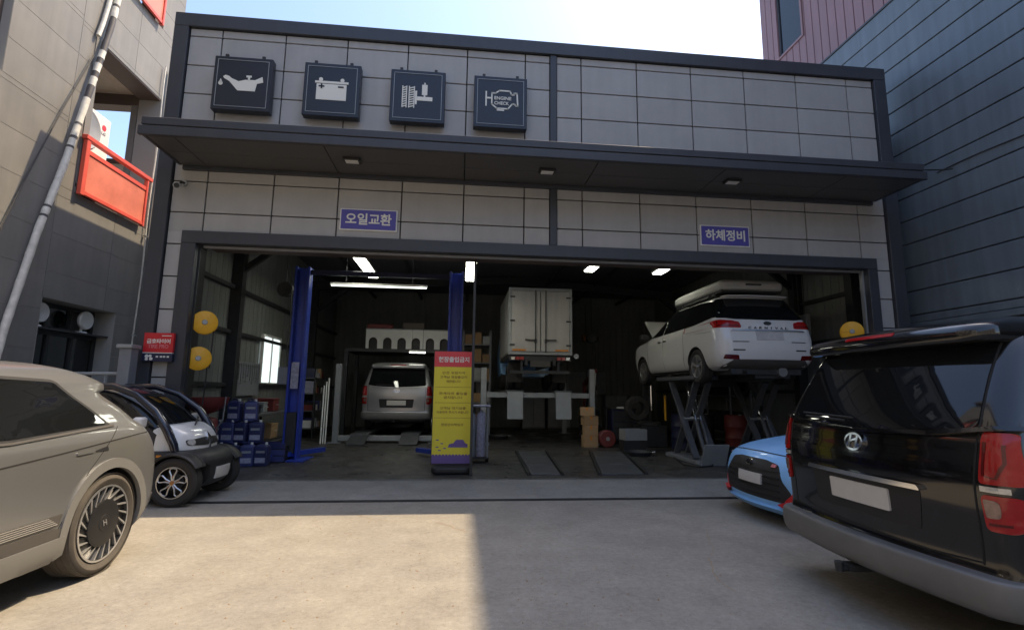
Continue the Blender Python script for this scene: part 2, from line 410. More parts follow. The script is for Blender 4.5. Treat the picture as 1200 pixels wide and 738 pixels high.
# interior steel: posts, rafters, purlins, ribbed cladding
for y in (9.5, 11.3, 17.0):
    for x in (-4.78, 7.98): wbox('steel_post', M['darksteel'], G, x - .11, x + .11, y - .1, y + .1, .012, 4.9)
    MB().bar((-4.7, y, 4.75), (1.6, y, 5.15), .16, .25).build('rafter', M['darksteel'], G, world=True)
    MB().bar((1.6, y, 5.15), (7.9, y, 4.75), .16, .25).build('rafter', M['darksteel'], G, world=True)
    MB().bar((-4.75, y, 3.9), (-3.6, y, 4.82), .10, .12).build('knee_brace', M['darksteel'], G, world=True)
    MB().bar((7.95, y, 3.9), (6.8, y, 4.82), .10, .12).build('knee_brace', M['darksteel'], G, world=True)
for z in (1.45, 2.55, 3.5):
    wbox('girt', M['darksteel'], G, -4.895, -4.80, 9.0, 20.4, z, z + .08)
    wbox('girt', M['darksteel'], G, 8.01, 8.095, 9.0, 20.4, z, z + .08)
for x in (-3.4, -1.6, .2, 2.9, 4.55, 6.4):
    wbox('purlin', M['darksteel'], G, x - .04, x + .04, 8.9, 20.4, 4.99, 5.08)
for k in range(46):
    y = 9.0 + k * .25
    for x in (-4.9, 8.085): piece('cladding_rib', M['innerwall'], G, (x, y, 1.2), (x + .006, y + .09, 4.9), 0)
for k in range(50):
    piece('cladding_rib', M['innerwall'], G, (-4.8 + k * .255, 20.45, .9), (-4.71 + k * .255, 20.5, 4.9), 0)
# bright window in the left wall, panes and glazing bars
wf = MB()
wf.box(-4.86, -4.80, 13.0, 13.06, 1.5, 2.75).box(-4.86, -4.80, 14.22, 14.28, 1.5, 2.75).box(-4.86, -4.80, 13.06, 14.22, 2.69, 2.75).box(-4.86, -4.80, 13.06, 14.22, 1.5, 1.56).box(-4.86, -4.80, 13.6, 13.66, 1.56, 2.69)
o = wf.build('window', M['white'], G, world=True)
for y0 in (13.062, 13.662):
    MB().box(-4.835, -4.82, y0, y0 + .535, 1.562, 2.688).build('pane', mat('lit_window_sheet', (.62, .70, .70), .4, emit=.6) if y0 < 13.5 else bpy.data.materials['lit_window_sheet'], o, world=True)

# ---------------------------------------------------------------- building on the left
LX = -6.4
Lb = thing('tiled_building', 'tall stone tiled building with open terrace and red railings on the left', 'building', (LX, 2.0, 0))
TERR = (8.85, 10.68, 4.58, 7.40); UPT = (9.25, 10.45, 8.87, 11.0); LWIN = (8.42, 10.12, 1.25, 2.77)
wins = [(5.6, 7.17, 5.72, 7.55), (2.0, 3.6, 5.72, 7.55), (-1.4, .2, 5.72, 7.55), (2.6, 3.6, 2.3, 3.5), (-.8, .8, 2.3, 3.5), (5.2, 6.6, 9.2, 10.9), (2.0, 3.6, 9.2, 10.9), (-1.4, .2, 9.2, 10.9), (-5, -3.6, 5.72, 7.55)]
holes = [TERR, UPT, LWIN] + wins
slab = MB()
for (a, b, c, d) in rect_sub((-7, 11.15, 0, 12.4), holes): slab.box(LX - .45, LX - .022, a, b, c, d)
slab.build('wall', M['mortar'], Lb, world=True)
for i in range(-9, 2):
    for j in range(0, 20):
        y0 = 9.775 + 1.372 * i; y1 = min(y0 + 1.372, 11.15); z0 = .13 + .612 * j
        for (a, b, c, d) in rect_sub((y0, y1, z0, z0 + .612), holes):
            a, b, c, d = a + .0035, b - .0035, c + .0035, d - .0035
            if b - a > .05 and d - c > .05:
                piece('tile', M['tile'], Lb, (LX - .024, a, c), (LX - .017, b, d), 0)
bulk = MB()
bulk.box(-15, LX - .9, -7, 11, 0, 4.4).box(-15, LX - .9, -7, 11, 7.62, 12.4).box(-15, -9.5, -7, 11, 4.4, 7.62).box(-9.5, LX - .9, -7, 8.7, 4.4, 7.62)
bulk.build('core', M['render_beige'], Lb, world=True)
wbox('terrace_floor', M['render_beige'], Lb, -9.5, LX - .451, 8.7, 11.0, 4.401, 4.58)
wbox('terrace_ceiling', M['render_beige'], Lb, -9.5, LX - .451, 8.7, 10.72, 7.50, 7.618)
wbox('terrace_return_wall', M['tile'], Lb, -9.5, LX - .002, 8.72, 8.85, 4.585, 7.40)
wbox('front_beam', M['brown'], Lb, LX - .448, LX - .03, 8.852, 10.678, 7.375, 7.399)
wbox('rear_beam', M['brown'], Lb, -9.5, LX - .452, 10.721, 11.0, 7.255, 7.60)
wbox('rear_parapet', M['render_beige'], Lb, -9.5, -7.02, 10.78, 10.98, 4.582, 5.98)
wbox('parapet_cap', M['brown'], Lb, -9.5, -7.02, 10.74, 11.02, 5.982, 6.08, .01)
wbox('pillar', M['tile'], Lb, -7.0, LX - .47, 10.69, 11.14, 4.585, 7.255, .006)
wbox('upper_post', M['brown'], Lb, LX - .40, LX - .1, 10.30, 10.445, 8.9, 11.0)
wbox('roof_edge', M['brown'], Lb, -15.1, LX + .12, -7.1, 11.25, 12.41, 12.62, .02)
wbox('lower_recess_wall', M['backing'], Lb, LX - .9, LX - .452, 8.3, 10.3, .0, 3.0)
def bwindow(parent, y0, y1, z0, z1, x, frame_m, sg=1, nv=2):
    f = MB(); t = .06; d = .07
    xa, xb = sorted((x, x - sg * d))
    f.box(xa, xb, y0, y0 + t, z0, z1).box(xa, xb, y1 - t, y1, z0, z1).box(xa, xb, y0 + t, y1 - t, z0, z0 + t).box(xa, xb, y0 + t, y1 - t, z1 - t, z1)
    w_ = (y1 - y0 - 2 * t) / nv
    for k in range(1, nv): f.box(xa, xb, y0 + t + w_ * k - t / 2, y0 + t + w_ * k + t / 2, z0 + t, z1 - t)
    o = f.build('window', frame_m, parent, world=True)
    for k in range(nv):
        MB().box((xa + xb) / 2 - .005, (xa + xb) / 2 + .005, y0 + t + w_ * k + .001, y0 + t + w_ * (k + 1) - .001, z0 + t, z1 - t).build('pane', M['glass'], o, world=True)
for h in wins: bwindow(Lb, h[0] + .002, h[1] - .002, h[2] + .002, h[3] - .002, LX - .14, M['brown'])
wbox('upper_terrace_back', M['brown'], Lb, LX - .9, LX - .8, 9.2, 10.5, 8.7, 11.0)
# lower window with a ledge and a grid
bwindow(Lb, 8.424, 10.118, 1.252, 2.30, LX - .30, M['darksteel'], 1, 3)
bwindow(Lb, 8.424, 10.118, 2.33, 2.768, LX - .38, M['darksteel'], 1, 3)
wbox('ledge', M['darksteel'], Lb, LX - .42, LX - .10, 8.425, 10.117, 2.301, 2.329)

def railing(name, label, y0, y1, z0, z1, group):
    x = LX + .05
    r = thing(name, label, 'railing', (x, (y0 + y1) / 2, z0), 0, group)
    wbox('post', M['red'], r, x - .035, x + .035, y0, y0 + .09, z0 - .02, z1, .005)
    wbox('post', M['red'], r, x - .035, x + .035, y1 - .05, y1, z0 - .02, z1, .005)
    wbox('top_rail', M['red'], r, x - .045, x + .045, y0 - .03, y1 + .10, z1 + .001, z1 + .075, .005)
    wbox('mid_rail', M['red'], r, x - .025, x + .025, y0 + .091, y1 - .051, z1 - .235, z1 - .155, .005)
    wbox('bottom_rail', M['red'], r, x - .025, x + .025, y0 + .091, y1 - .051, z0, z0 + .07, .005)
    wbox('infill_sheet', M['redpanel'], r, x - .01, x + .01, y0 + .091, y1 - .051, z0 + .071, z1 - .236)
    for k in (-1, 1):
        wbox('bracket', M['brown'], r, LX - .02, x - .036, (y0 if k < 0 else y1 - .07), (y0 + .07 if k < 0 else y1), z0 + .1, z0 + .16)
    return r
railing('balcony_railing', 'red railing across the open terrace beside the air conditioner', 8.72, 10.45, 4.58, 5.52, 'red balcony railings')
railing('balcony_railing', 'red railing on the upper balcony cut off by the top edge', 9.22, 10.30, 8.86, 9.86, 'red balcony railings')
# outdoor unit on the terrace
A = thing('air_conditioner', 'cream outdoor air conditioning unit with red round badge on the terrace', 'air conditioner', (-6.95, 9.36, 4.582))
ac = MB().box(-7.30, -6.76, 8.90, 9.86, 4.95, 6.42); ac.build('casing', M['white'], A, bevel=.02, world=True)
MB().lathe([(.10, .0), (.30, .012), (.36, .03), (.385, .0)], 28, 'x', (-6.757, 9.22, 5.98)).build('fan_grille', M['galv'], A, smooth=40, world=True)
MB().lathe([(.10, .0), (.30, .012), (.36, .03), (.385, .0)], 28, 'x', (-6.757, 9.22, 5.28)).build('fan_grille', M['galv'], A, smooth=40, world=True)
for yy in (9.0, 9.72): wbox('foot', M['darksteel'], A, -7.25, -6.8, yy - .04, yy + .04, 4.582, 4.949)
MB().lathe([(0, .004), (.055, .004), (.055, 0)], 20, 'x', (-6.759, 9.68, 6.20)).build('badge', M['signred'], A, world=True)
EAST = Matrix(((0, 0, 1, 0), (1, 0, 0, 0), (0, 1, 0, 0), (0, 0, 0, 1)))       # lettering on a face that looks to +X
put_text(fit_text('LG', .10, .06, .004, .02), M['greypaint'], A, (-6.757, 9.68, 6.09), EAST)
# insulated pipe run down the wall
P = thing('pipe_bundle', 'pale insulated pipe run with dark tape wraps slanting down the tiled wall', 'pipe', (LX + .06, 8.4, 4.0))
run = [(9.10, 11.5), (9.0, 9.0), (8.965, 8.33), (8.90, 7.75), (8.74, 6.92), (8.51, 5.75), (8.32, 4.85), (8.03, 3.70), (7.735, 2.20), (7.6, 1.2)]
def run_at(z):
    for (ya, za), (yb, zb) in zip(run[:-1], run[1:]):
        if zb <= z <= za: return ya + (yb - ya) * (za - z) / (za - zb)
zz = 11.4; seg = []
for ln, m in [(3.2, 'pipe'), (.05, 'tape'), (.22, 'pipe'), (.75, 'tape'), (.16, 'pipe'), (.12, 'tape'), (.17, 'pipe'), (.12, 'tape'), (.17, 'pipe'), (.26, 'tape'), (.50, 'pipe'), (.04, 'tape'), (.22, 'pipe'), (.05, 'tape'), (.14, 'pipe'), (.04, 'tape'), (1.05, 'pipe'), (.04, 'tape'), (.12, 'pipe'), (.04, 'tape'), (2.6, 'pipe')]:
    z2 = zz - ln; n = max(2, int(ln / .15)); r = .050 if m == 'pipe' else .048
    pts = [(LX + .07, run_at(zz - ln * k / n), zz - ln * k / n) for k in range(n + 1)]
    MB().tube(pts, [r * (1 + .06 * math.sin(k * 2.1 + zz * 3)) for k in range(n + 1)], 10).build('wrapped_pipe' if m == 'pipe' else 'tape_wrap', M[m], P, smooth=50, world=True)
    zz = z2
pts = [(LX + .035, run_at(z) - .13 - .02 * math.sin(z * 2), z) for z in [11.3 - .3 * k for k in range(14)]]
MB().tube(pts, .035, 8).build('thin_pipe', M['pipe'], P, smooth=50, world=True)
MB().tube([(LX + .03, 8.66, 7.0), (LX + .025, 8.2, 5.75), (LX + .02, 7.75, 4.4), (LX + .02, 7.35, 3.1)], .010, 6).build('loose_cable', M['wire'], P, smooth=50, world=True)
for i, (y, x, r, lab) in enumerate([(10.80, LX + .05, .035, 'slim grey downpipe next to the charcoal front column'), (10.62, LX + .035, .014, 'thin pale cable pipe left of the grey downpipe')]):
    d = thing('downpipe', lab, 'pipe', (x, y, 0), 0, 'downpipes at the wall corner')
    MB().tube([(x, y + .02 * math.sin(k), .02 + k * .45) for k in range(19)], r, 8).build('pipe', M['galv' if i == 0 else 'pipe'], d, smooth=50, world=True)
    for z in (2.4, 4.4, 6.4): MB().box(LX + .001, x + r + .006, y - r - .012, y + r + .012, z, z + .03).build('clip', M['steel'], d, world=True)
# gate in the gap
gt = thing('side_gate', 'low tubular steel gate in the gap beside the workshop', 'gate', (-5.4, 8.30, 0))
MB().tube([(-6.2, 8.3, .1), (-6.2, 8.3, 1.40), (-6.1, 8.3, 1.55), (-5.95, 8.3, 1.60), (-5.12, 8.3, 1.61)], .028, 10).build('top_tube', M['galv'], gt, smooth=50, world=True)
for z in (1.42, .9, .4): MB().tube([(-6.17, 8.3, z), (-5.12, 8.3, z)], .018, 8).build('cross_tube', M['galv'], gt, smooth=50, world=True)
for x in (-5.9, -5.6, -5.3): MB().tube([(x, 8.3, .12), (x, 8.3, 1.6)], .012, 8).build('upright_tube', M['galv'], gt, smooth=50, world=True)
gpst = thing('gate_post', 'square grey steel gate post with flat cap', 'post', (-4.99, 8.25, 0))
wbox('shaft', M['greypaint'], gpst, -5.065, -4.895, 8.16, 8.34, 0, 1.985, .006)
wbox('cap', M['galv'], gpst, -5.10, -4.875, 8.13, 8.37, 1.986, 2.045, .008)
# two fans on the ledge
for i, (y, lab) in enumerate([(8.62, 'white ledge fan at the near end of the dark lower window'), (9.62, 'white ledge fan near the far end of the dark lower window')]):
    f = thing('electric_fan', lab, 'fan', (LX - .24, y, 2.33), 0, 'fans on the window ledge')
    MB().lathe([(.0, .03), (.035, .03), (.15, .05), (.165, .02), (.15, -.02)], 24, 'x', (LX - .2, y, 2.56)).build('cage', M['white'] if i == 0 else M['white'], f, smooth=40, world=True)
    MB().tube([(LX - .24, y, 2.335), (LX - .24, y, 2.5)], .02, 8).build('stem', M['white'], f, world=True)
    MB().lathe([(.0, .0), (.10, .0), (.08, .03), (0, .03)], 20, 'z', (LX - .24, y, 2.331)).build('base', M['white'], f, world=True)

# ---------------------------------------------------------------- building on the right
RX = 8.6
Rb = thing('panel_clad_building', 'tall building with blue grey sandwich panels below and mauve cladding above', 'building', (RX, 3.0, 0))
rows_ = [2.79] + [7.10 - .462 * k for k in range(9, -1, -1)] + [7.10 + .462 * k for k in range(1, 6)]
for z0, z1 in zip(rows_[:-1], rows_[1:]):
    piece('siding_panel', M['siding'], Rb, (RX, -7, z0 + .010), (RX + .06, 12.85, z1 - .010), .008)
wbox('base_wall', M['darksteel'], Rb, RX + .03, RX + .3, -7, 12.85, 0, 2.68)
wbox('drip_trim', M['siding'], Rb, RX - .03, RX + .08, -7, 12.85, 2.68, 2.785, .006)
wbox('core', M['backing'], Rb, RX + .061, 18, -6.98, 12.83, 2.69, 15.5)
wbox('belt_trim', M['frame'], Rb, RX - .02, RX + .08, -7, 12.86, 9.402, 9.45, .004)
pw = [(11.17, 12.12, 10.64, 12.6), (9.40, 10.33, 11.5, 13.4), (6.2, 7.2, 11.5, 13.4), (2.5, 3.5, 11.5, 13.4)]
for k in range(77):
    y0 = -7 + .258 * k
    for (a, b, c, d) in rect_sub((y0, y0 + .258, 9.452, 15.72), [(p_[0] - .06, p_[1] + .06, p_[2] - .06, p_[3] + .06) for p_ in pw]):
        if b - a > .03: piece('cladding_strip', M['pink'], Rb, (RX, a + .006, c), (RX + .055, b - .012, d), .008)
for p_ in pw:
    tr = MB()
    tr.box(RX - .025, RX + .05, p_[0] - .058, p_[0], p_[2] - .058, p_[3] + .058).box(RX - .025, RX + .05, p_[1], p_[1] + .058, p_[2] - .058, p_[3] + .058)
    tr.box(RX - .025, RX + .05, p_[0], p_[1], p_[2] - .058, p_[2]).box(RX - .025, RX + .05, p_[0], p_[1], p_[3], p_[3] + .058)
    tr.build('window_trim', M['pink'], Rb, world=True)
    bwindow(Rb, p_[0] + .002, p_[1] - .002, p_[2] + .002, p_[3] - .002, RX + .02, M['frame'], -1, 1)
wbox('roof_edge', M['pink'], Rb, RX - .05, 18, -7.05, 12.9, 15.725, 15.85, .01)
# the street side behind the photographer
Bb = thing('street_building', 'pale rendered apartment block across the street', 'building', (0, -17, 0))
wbox('wall', M['far'], Bb, -16, 9, -24, -17, 0, 13, .02)
for j in range(4):
    for i in range(7):
        x = -14 + i * 3.3; z = 1.2 + j * 3.1
        f = MB().box(x, x + 1.6, -17.0 - .0, -16.94, z, z + 1.6); o = f.build('window', M['white'], Bb, world=True)
        MB().box(x + .07, x + 1.53, -16.939, -16.93, z + .07, z + 1.53).build('pane', M['glass'], o, world=True)
cb = MB().tube([(7.73, 7.5, 5.24), (8.3, 7.6, 5.32), (8.57, 7.7, 5.40)], .012, 6)
o = cb.build('overhead_cable', M['wire'], smooth=50); tag(o, 'thin dark cable from the canopy end to the blue grey wall', 'cable')
cb2 = MB().tube([(8.585, 8.0 - .4 * k, 5.46 - .005 * k + .02 * math.sin(k)) for k in range(9)], .010, 6)
o = cb2.build('overhead_cable', M['wire'], smooth=50); tag(o, 'thin dark cable running along the blue grey wall', 'cable')

# ================================================================ SIGNS ON THE FRONT
def fr_front(x0, z0, y): return lambda u, v, w_: (x0 + u, y - w_, z0 + v)
def signbox(xc, zc, label):
    S = thing('sign_box', label, 'sign', (xc, 8.42, zc), 0, 'square black service signs above the canopy')
    wbox('casing', M['signblack'], S, xc - .472, xc + .472, 8.36, 8.50, zc - .485, zc + .485, .008)
    b = MB(); y0, y1 = 8.352, 8.359; a, c, t = .415, .425, .008
    b.box(xc - a, xc + a, y0, y1, zc + c - t, zc + c).box(xc - a, xc + a, y0, y1, zc - c, zc - c + t)
    b.box(xc - a, xc - a + t, y0, y1, zc - c + t, zc + c - t).box(xc + a - t, xc + a, y0, y1, zc - c + t, zc + c - t)
    b.build('border_line', M['galv'], S, world=True)
    for s in (-.30, .30):
        MB().box(xc + s - .012, xc + s + .012, 8.40, FY - .001, zc + .486, zc + .51).box(xc + s - .025, xc + s + .025, 8.39, 8.42, zc + .486, zc + .545).build('bracket', M['black'], S, world=True)
    return S
def icon(S, name, xc, zc, polys, m='signwhite', lift=0.):
    mb = MB()
    for p in polys: mb.prism([(u - .5, .5 - v) for u, v in p], lambda u, v, w_: (xc + u * .944, 8.3598 - lift - w_, zc + v * .97), .007)
    return mb.build(name, M[m], S, world=True)
def circ(u, v, r, n=14): return [(u + r * math.cos(2 * PI * k / n), v + r * math.sin(2 * PI * k / n)) for k in range(n)]
def rct(a, b, c, d): return [(a, c), (b, c), (b, d), (a, d)]
def stroke(pts, wd, closed=True):
    out = []; n = len(pts)
    for i in range(n if closed else n - 1):
        p, q = Vector(pts[i]), Vector(pts[(i + 1) % n]); d = (q - p).normalized(); nn = Vector((-d.y, d.x)) * wd / 2; e = d * wd * .35
        out.append([tuple(p - e + nn), tuple(q + e + nn), tuple(q + e - nn), tuple(p - e - nn)])
    return out
S1 = signbox(-3.785, 6.495, 'black sign with a white oil can symbol')
icon(S1, 'oil_can_symbol', -3.785, 6.495, [[(.17, .39), (.21, .36), (.27, .375), (.32, .415), (.44, .465), (.55, .43), (.72, .425), (.84, .355), (.86, .46), (.755, .49), (.73, .635), (.43, .635), (.28, .47), (.19, .42)], rct(.565, .655, .345, .38), rct(.595, .63, .38, .44)])
icon(S1, 'oil_drop_symbol', -3.785, 6.495, [circ(.135, .515, .037), [(.105, .495), (.135, .43), (.165, .495)]])
S2 = signbox(-2.315, 6.495, 'black sign with a white car battery symbol')
icon(S2, 'battery_symbol', -2.315, 6.495, [rct(.23, .76, .40, .70), rct(.20, .79, .345, .385)])
icon(S2, 'terminal_symbol', -2.315, 6.495, [circ(.30, .315, .036), circ(.68, .315, .036)])
icon(S2, 'plus_minus_symbol', -2.315, 6.495, [rct(.27, .37, .435, .46), rct(.307, .333, .405, .49), rct(.61, .71, .435, .46)], 'signblack', .008)
S3 = signbox(-.858, 6.485, 'black sign with a white tyre and damper symbol')
tread = []
for x0, x1 in ((.215, .305), (.335, .445)):
    tread += [rct(x0, x0 + .018, .315, .735), rct(x1 - .018, x1, .315, .735)]
    for k in range(9): tread.append([(x0 + .02, .345 + k * .045), (x1 - .02, .325 + k * .045), (x1 - .02, .345 + k * .045), (x0 + .02, .365 + k * .045)])
icon(S3, 'tyre_symbol', -.858, 6.485, tread)
icon(S3, 'axle_symbol', -.858, 6.485, [rct(.452, .487, .40, .66), rct(.489, .77, .51, .585)])
icon(S3, 'damper_symbol', -.858, 6.485, [rct(.575, .675, .275, .475), rct(.612, .638, .235, .273), rct(.607, .643, .477, .508)])
S4 = signbox(.592, 6.478, 'black sign with a white engine outline symbol')
eng = [(.335, .33), (.405, .33), (.48, .275), (.68, .275), (.705, .345), (.755, .345), (.755, .31), (.81, .31), (.825, .56), (.79, .56), (.765, .525), (.72, .525), (.64, .625), (.43, .625), (.335, .55)]
icon(S4, 'engine_symbol', .592, 6.478, stroke(eng, .026) + [rct(.215, .241, .30, .59), rct(.243, .32, .415, .445), rct(.43, .57, .645, .672), rct(.485, .515, .626, .644)])
put_text(fit_text('ENGINE', .30, .062, .006, .02), M['signwhite'], S4, (.592 + .04, 8.356, 6.478 + .075))
put_text(fit_text('CHECK', .26, .062, .006, .02), M['signwhite'], S4, (.592 + .02, 8.356, 6.478 - .02))

def boardsign(x0, x1, z0, z1, s, label):
    S = thing('bay_sign', label, 'sign', ((x0 + x1) / 2, 8.52, (z0 + z1) / 2), 0, 'purple bay signs under the canopy')
    wbox('border', M['white'], S, x0, x1, 8.535, 8.557, z0, z1, .003)
    wbox('board', M['purple'], S, x0 + .022, x1 - .022, 8.525, 8.5345, z0 + .022, z1 - .022)
    put_text(fit_text(s, (x1 - x0) * .80, (z1 - z0) * .53, .006, .022), M['signwhite'], S, ((x0 + x1) / 2, 8.522, (z0 + z1) / 2 + .01))
boardsign(-2.085, -1.13, 4.075, 4.455, '오일교환', 'purple sign with white oil change lettering left of centre')
boardsign(4.275, 5.215, 4.065, 4.455, '하체정비', 'purple sign with white undercarriage repair lettering right of centre')
R_ = thing('tyre_sign', 'small red and navy tyre sign on the left column', 'sign', (-4.68, 8.46, 1.8))
wbox('board', M['signred'], R_, -4.90, -4.465, 8.44, 8.495, 1.95, 2.255, .003)
wbox('lower_board', M['navy'], R_, -4.905, -4.46, 8.438, 8.495, 1.81, 1.936, .003)
wbox('divider', M['signwhite'], R_, -4.90, -4.465, 8.437, 8.49, 1.937, 1.949)
put_text(fit_text('금호타이어', .345, .075, .004, .03), M['signwhite'], R_, (-4.68, 8.437, 2.125))
put_text(fit_text('TIRE PRO', .30, .06, .004, .012), M['pinkish'], R_, (-4.68, 8.437, 2.045))
wbox('small_print_line', M['signwhite'], R_, -4.64, -4.50, 8.436, 8.4395, 2.205, 2.217)
ic = MB()
for x, z, r in ((-4.83, 1.89, .028), (-4.78, 1.895, .022), (-4.83, 1.845, .022), (-4.765, 1.85, .026)): ic.lathe([(0, -.004), (r, -.004), (r, 0), (0, 0)], 12, 'y', (x, 8.4375, z))
for x in (-4.68, -4.62, -4.575, -4.52): ic.box(x - .017, x + .017, 8.434, 8.4375, 1.872, 1.897)
ic.build('small_symbols', M['signwhite'], R_, world=True)
# security camera under the canopy
K = thing('security_camera', 'small security camera on the front wall under the canopy', 'camera', (-4.62, 8.5, 4.7))
MB().lathe([(0, 0), (.05, 0), (.05, .03), (0, .03)], 16, 'y', (-4.62, 8.525, 4.76)).build('mount', M['galv'], K, smooth=40, world=True)
MB().tube([(-4.62, 8.53, 4.76), (-4.62, 8.44, 4.74), (-4.61, 8.40, 4.68)], .018, 8).build('arm', M['black'], K, smooth=40, world=True)
MB().tube([(-4.66, 8.44, 4.68), (-4.57, 8.24, 4.60)], [.05, .055], 14).build('housing', M['galv'], K, smooth=40, world=True)
MB().tube([(-4.5699, 8.2398, 4.60), (-4.565, 8.23, 4.596)], [.04, .04], 14).build('lens', M['black'], K, smooth=40, world=True)

# ================================================================ VEHICLES
def pchip(xs, ys, xq):
    xs, ys = np.asarray(xs, float), np.asarray(ys, float); h = np.diff(xs); d = np.diff(ys) / h; m = np.zeros(len(xs))
    m[0], m[-1] = d[0], d[-1]
    for i in range(1, len(xs) - 1):
        if d[i - 1] * d[i] > 0:
            a, b = 2 * h[i] + h[i - 1], h[i] + 2 * h[i - 1]; m[i] = (a + b) / (a / d[i - 1] + b / d[i])
    i = np.clip(np.searchsorted(xs, xq, 'right') - 1, 0, len(xs) - 2); t = (xq - xs[i]) / h[i]
    return ((2 * t**3 - 3 * t**2 + 1) * ys[i] + (t**3 - 2 * t**2 + t) * h[i] * m[i] + (-2 * t**3 + 3 * t**2) * ys[i + 1] + (t**3 - t**2) * h[i] * m[i + 1])
def shell(rows, n=4, rr=.22, cr=.10, rf=.35, cf=.18, ns=14):
    """stack of plan outlines; rows: (z, half width, x rear, x front)"""
    R = np.array(rows, float); t = np.arange(len(R)); tq = np.linspace(0, len(R) - 1, (len(R) - 1) * n + 1)
    P = [pchip(t, R[:, k], tq) for k in range(4)]
    mb = MB(); rings = []
    for z, yk, xr, xf in zip(*P):
        L = xf - xr; a = min(rr, yk * .8, L * .3); b = min(rf, yk * .8, L * .35); pts = []
        k = min(1, yk / .6); c1, c2 = cr * k, cf * k
        y1 = yk - a; x1 = xr + c1 * (y1 / yk) ** 2; y2 = yk - b; x2 = xf - c2 * (y2 / yk) ** 2
        for i in range(9): y = y1 * i / 9; pts.append((xr + c1 * (y / yk) ** 2, y))
        for i in range(8): p = PI / 2 * i / 8; pts.append((x1 + a * 1.1 * (1 - math.cos(p)), y1 + a * math.sin(p)))
        xa, xb = x1 + a * 1.1, x2 - b * 1.3
        for i in range(ns): pts.append((xa + (xb - xa) * i / ns, yk))
        for i in range(8): p = PI / 2 * i / 8; pts.append((xb + b * 1.3 * math.sin(p), y2 + b * math.cos(p)))
        for i in range(10): y = y2 * (1 - i / 9); pts.append((xf - c2 * (y / yk) ** 2, y))
        ring = [(x, y, z) for x, y in pts] + [(x, -y, z) for x, y in pts[-2:0:-1]]
        rings.append(ring)
    N = len(rings[0]); vs = [v for r in rings for v in r]; fs = []
    for i in range(len(rings) - 1):
        for k in range(N): fs.append((i * N + k, i * N + (k + 1) % N, (i + 1) * N + (k + 1) % N, (i + 1) * N + k))
    fs.append(tuple(range(N))[::-1]); fs.append(tuple(range((len(rings) - 1) * N, len(rings) * N)))
    return mb.add(vs, fs)
def bvh_of(me):
    return BVHTree.FromPolygons([v.co.copy() for v in me.vertices], [tuple(p.vertices) for p in me.polygons])
AX = {'rear': (lambda u, v: Vector((-10, u, v)), Vector((1, 0, 0))), 'front': (lambda u, v: Vector((10, u, v)), Vector((-1, 0, 0))),
      'left': (lambda u, v: Vector((u, 10, v)), Vector((0, -1, 0))), 'right': (lambda u, v: Vector((u, -10, v)), Vector((0, 1, 0))),
      'top': (lambda u, v: Vector((u, v, 10)), Vector((0, 0, -1)))}
def patch(name, T, axis, polys, m, parent, off=.004, grid=.06, skirt=.012, smooth=50):
    """a thin plate that follows the body surface"""
    if not isinstance(polys[0][0], (list, tuple)): polys = [polys]
    bm = bmesh.new()
    for p in polys:
        q = [p[i] for i in range(len(p)) if (Vector(p[i]) - Vector(p[i - 1])).length > 1e-5]
        if len(q) > 2: bm.faces.new([bm.verts.new((u, v, 0)) for u, v in q])
    bmesh.ops.remove_doubles(bm, verts=bm.verts, dist=1e-4)
    bmesh.ops.triangulate(bm, faces=bm.faces[:])
    us = [v.co.x for v in bm.verts]; vs = [v.co.y for v in bm.verts]
    for lo, hi, nrm in ((min(us), max(us), (1, 0, 0)), (min(vs), max(vs), (0, 1, 0))):
        k = math.floor(lo / grid) + 1
        while k * grid < hi:
            bmesh.ops.bisect_plane(bm, geom=bm.verts[:] + bm.edges[:] + bm.faces[:], plane_co=Vector(nrm) * k * grid, plane_no=nrm); k += 1
    of, d = AX[axis]; nr = {}
    for v in bm.verts:
        o = of(v.co.x, v.co.y); h = T.ray_cast(o, d)
        if h[0] is None: h = T.find_nearest(o + d * 9)
        n = h[1] if h[1].dot(d) < 0 else -h[1]
        nr[v] = n; v.co = h[0] + n * off
    bm.normal_update()
    for f in bm.faces:
        if sum((nr[v] for v in f.verts), Vector()).dot(f.normal) < 0: f.normal_flip()
    be = [e for e in bm.edges if len(e.link_faces) == 1]
    if skirt:
        r = bmesh.ops.extrude_edge_only(bm, edges=be)
        nv = [g for g in r['geom'] if isinstance(g, bmesh.types.BMVert)]
        for v in nv:
            src = [e.other_vert(v) for e in v.link_edges if e.other_vert(v) in nr]
            if src: v.co = v.co - nr[src[0]] * (off + skirt)
    me = bpy.data.meshes.new(name); bm.to_mesh(me); bm.free(); me.materials.append(m)
    me.polygons.foreach_set('use_smooth', [True] * len(me.polygons)); me.set_sharp_from_angle(angle=math.radians(smooth))
    return link(name, me, parent)
def rpoly(pts, r=.05, n=4):
    out = []
    for i, p in enumerate(pts):
        p = Vector(p); a = Vector(pts[i - 1]); b = Vector(pts[(i + 1) % len(pts)])
        da, db = (a - p), (b - p); ra = min(r, da.length * .45, db.length * .45)
        s, e = p + da.normalized() * ra, p + db.normalized() * ra
        for k in range(n + 1):
            t = k / n; out.append(tuple(s * (1 - t) ** 2 + p * 2 * t * (1 - t) + e * t * t))
    return out
def strip(pts, wd, closed=False):
    pts = [Vector(p) for p in pts]; n = len(pts); A = []
    for i in range(n):
        a = pts[i - 1] if (i or closed) else pts[i]; b = pts[(i + 1) % n] if (i < n - 1 or closed) else pts[i]
        d = (b - a).normalized(); A.append(Vector((-d.y, d.x)) * wd / 2)
    return [[tuple(pts[i] + A[i]), tuple(pts[(i + 1) % n] + A[(i + 1) % n]), tuple(pts[(i + 1) % n] - A[(i + 1) % n]), tuple(pts[i] - A[i])] for i in range(n if closed else n - 1)]
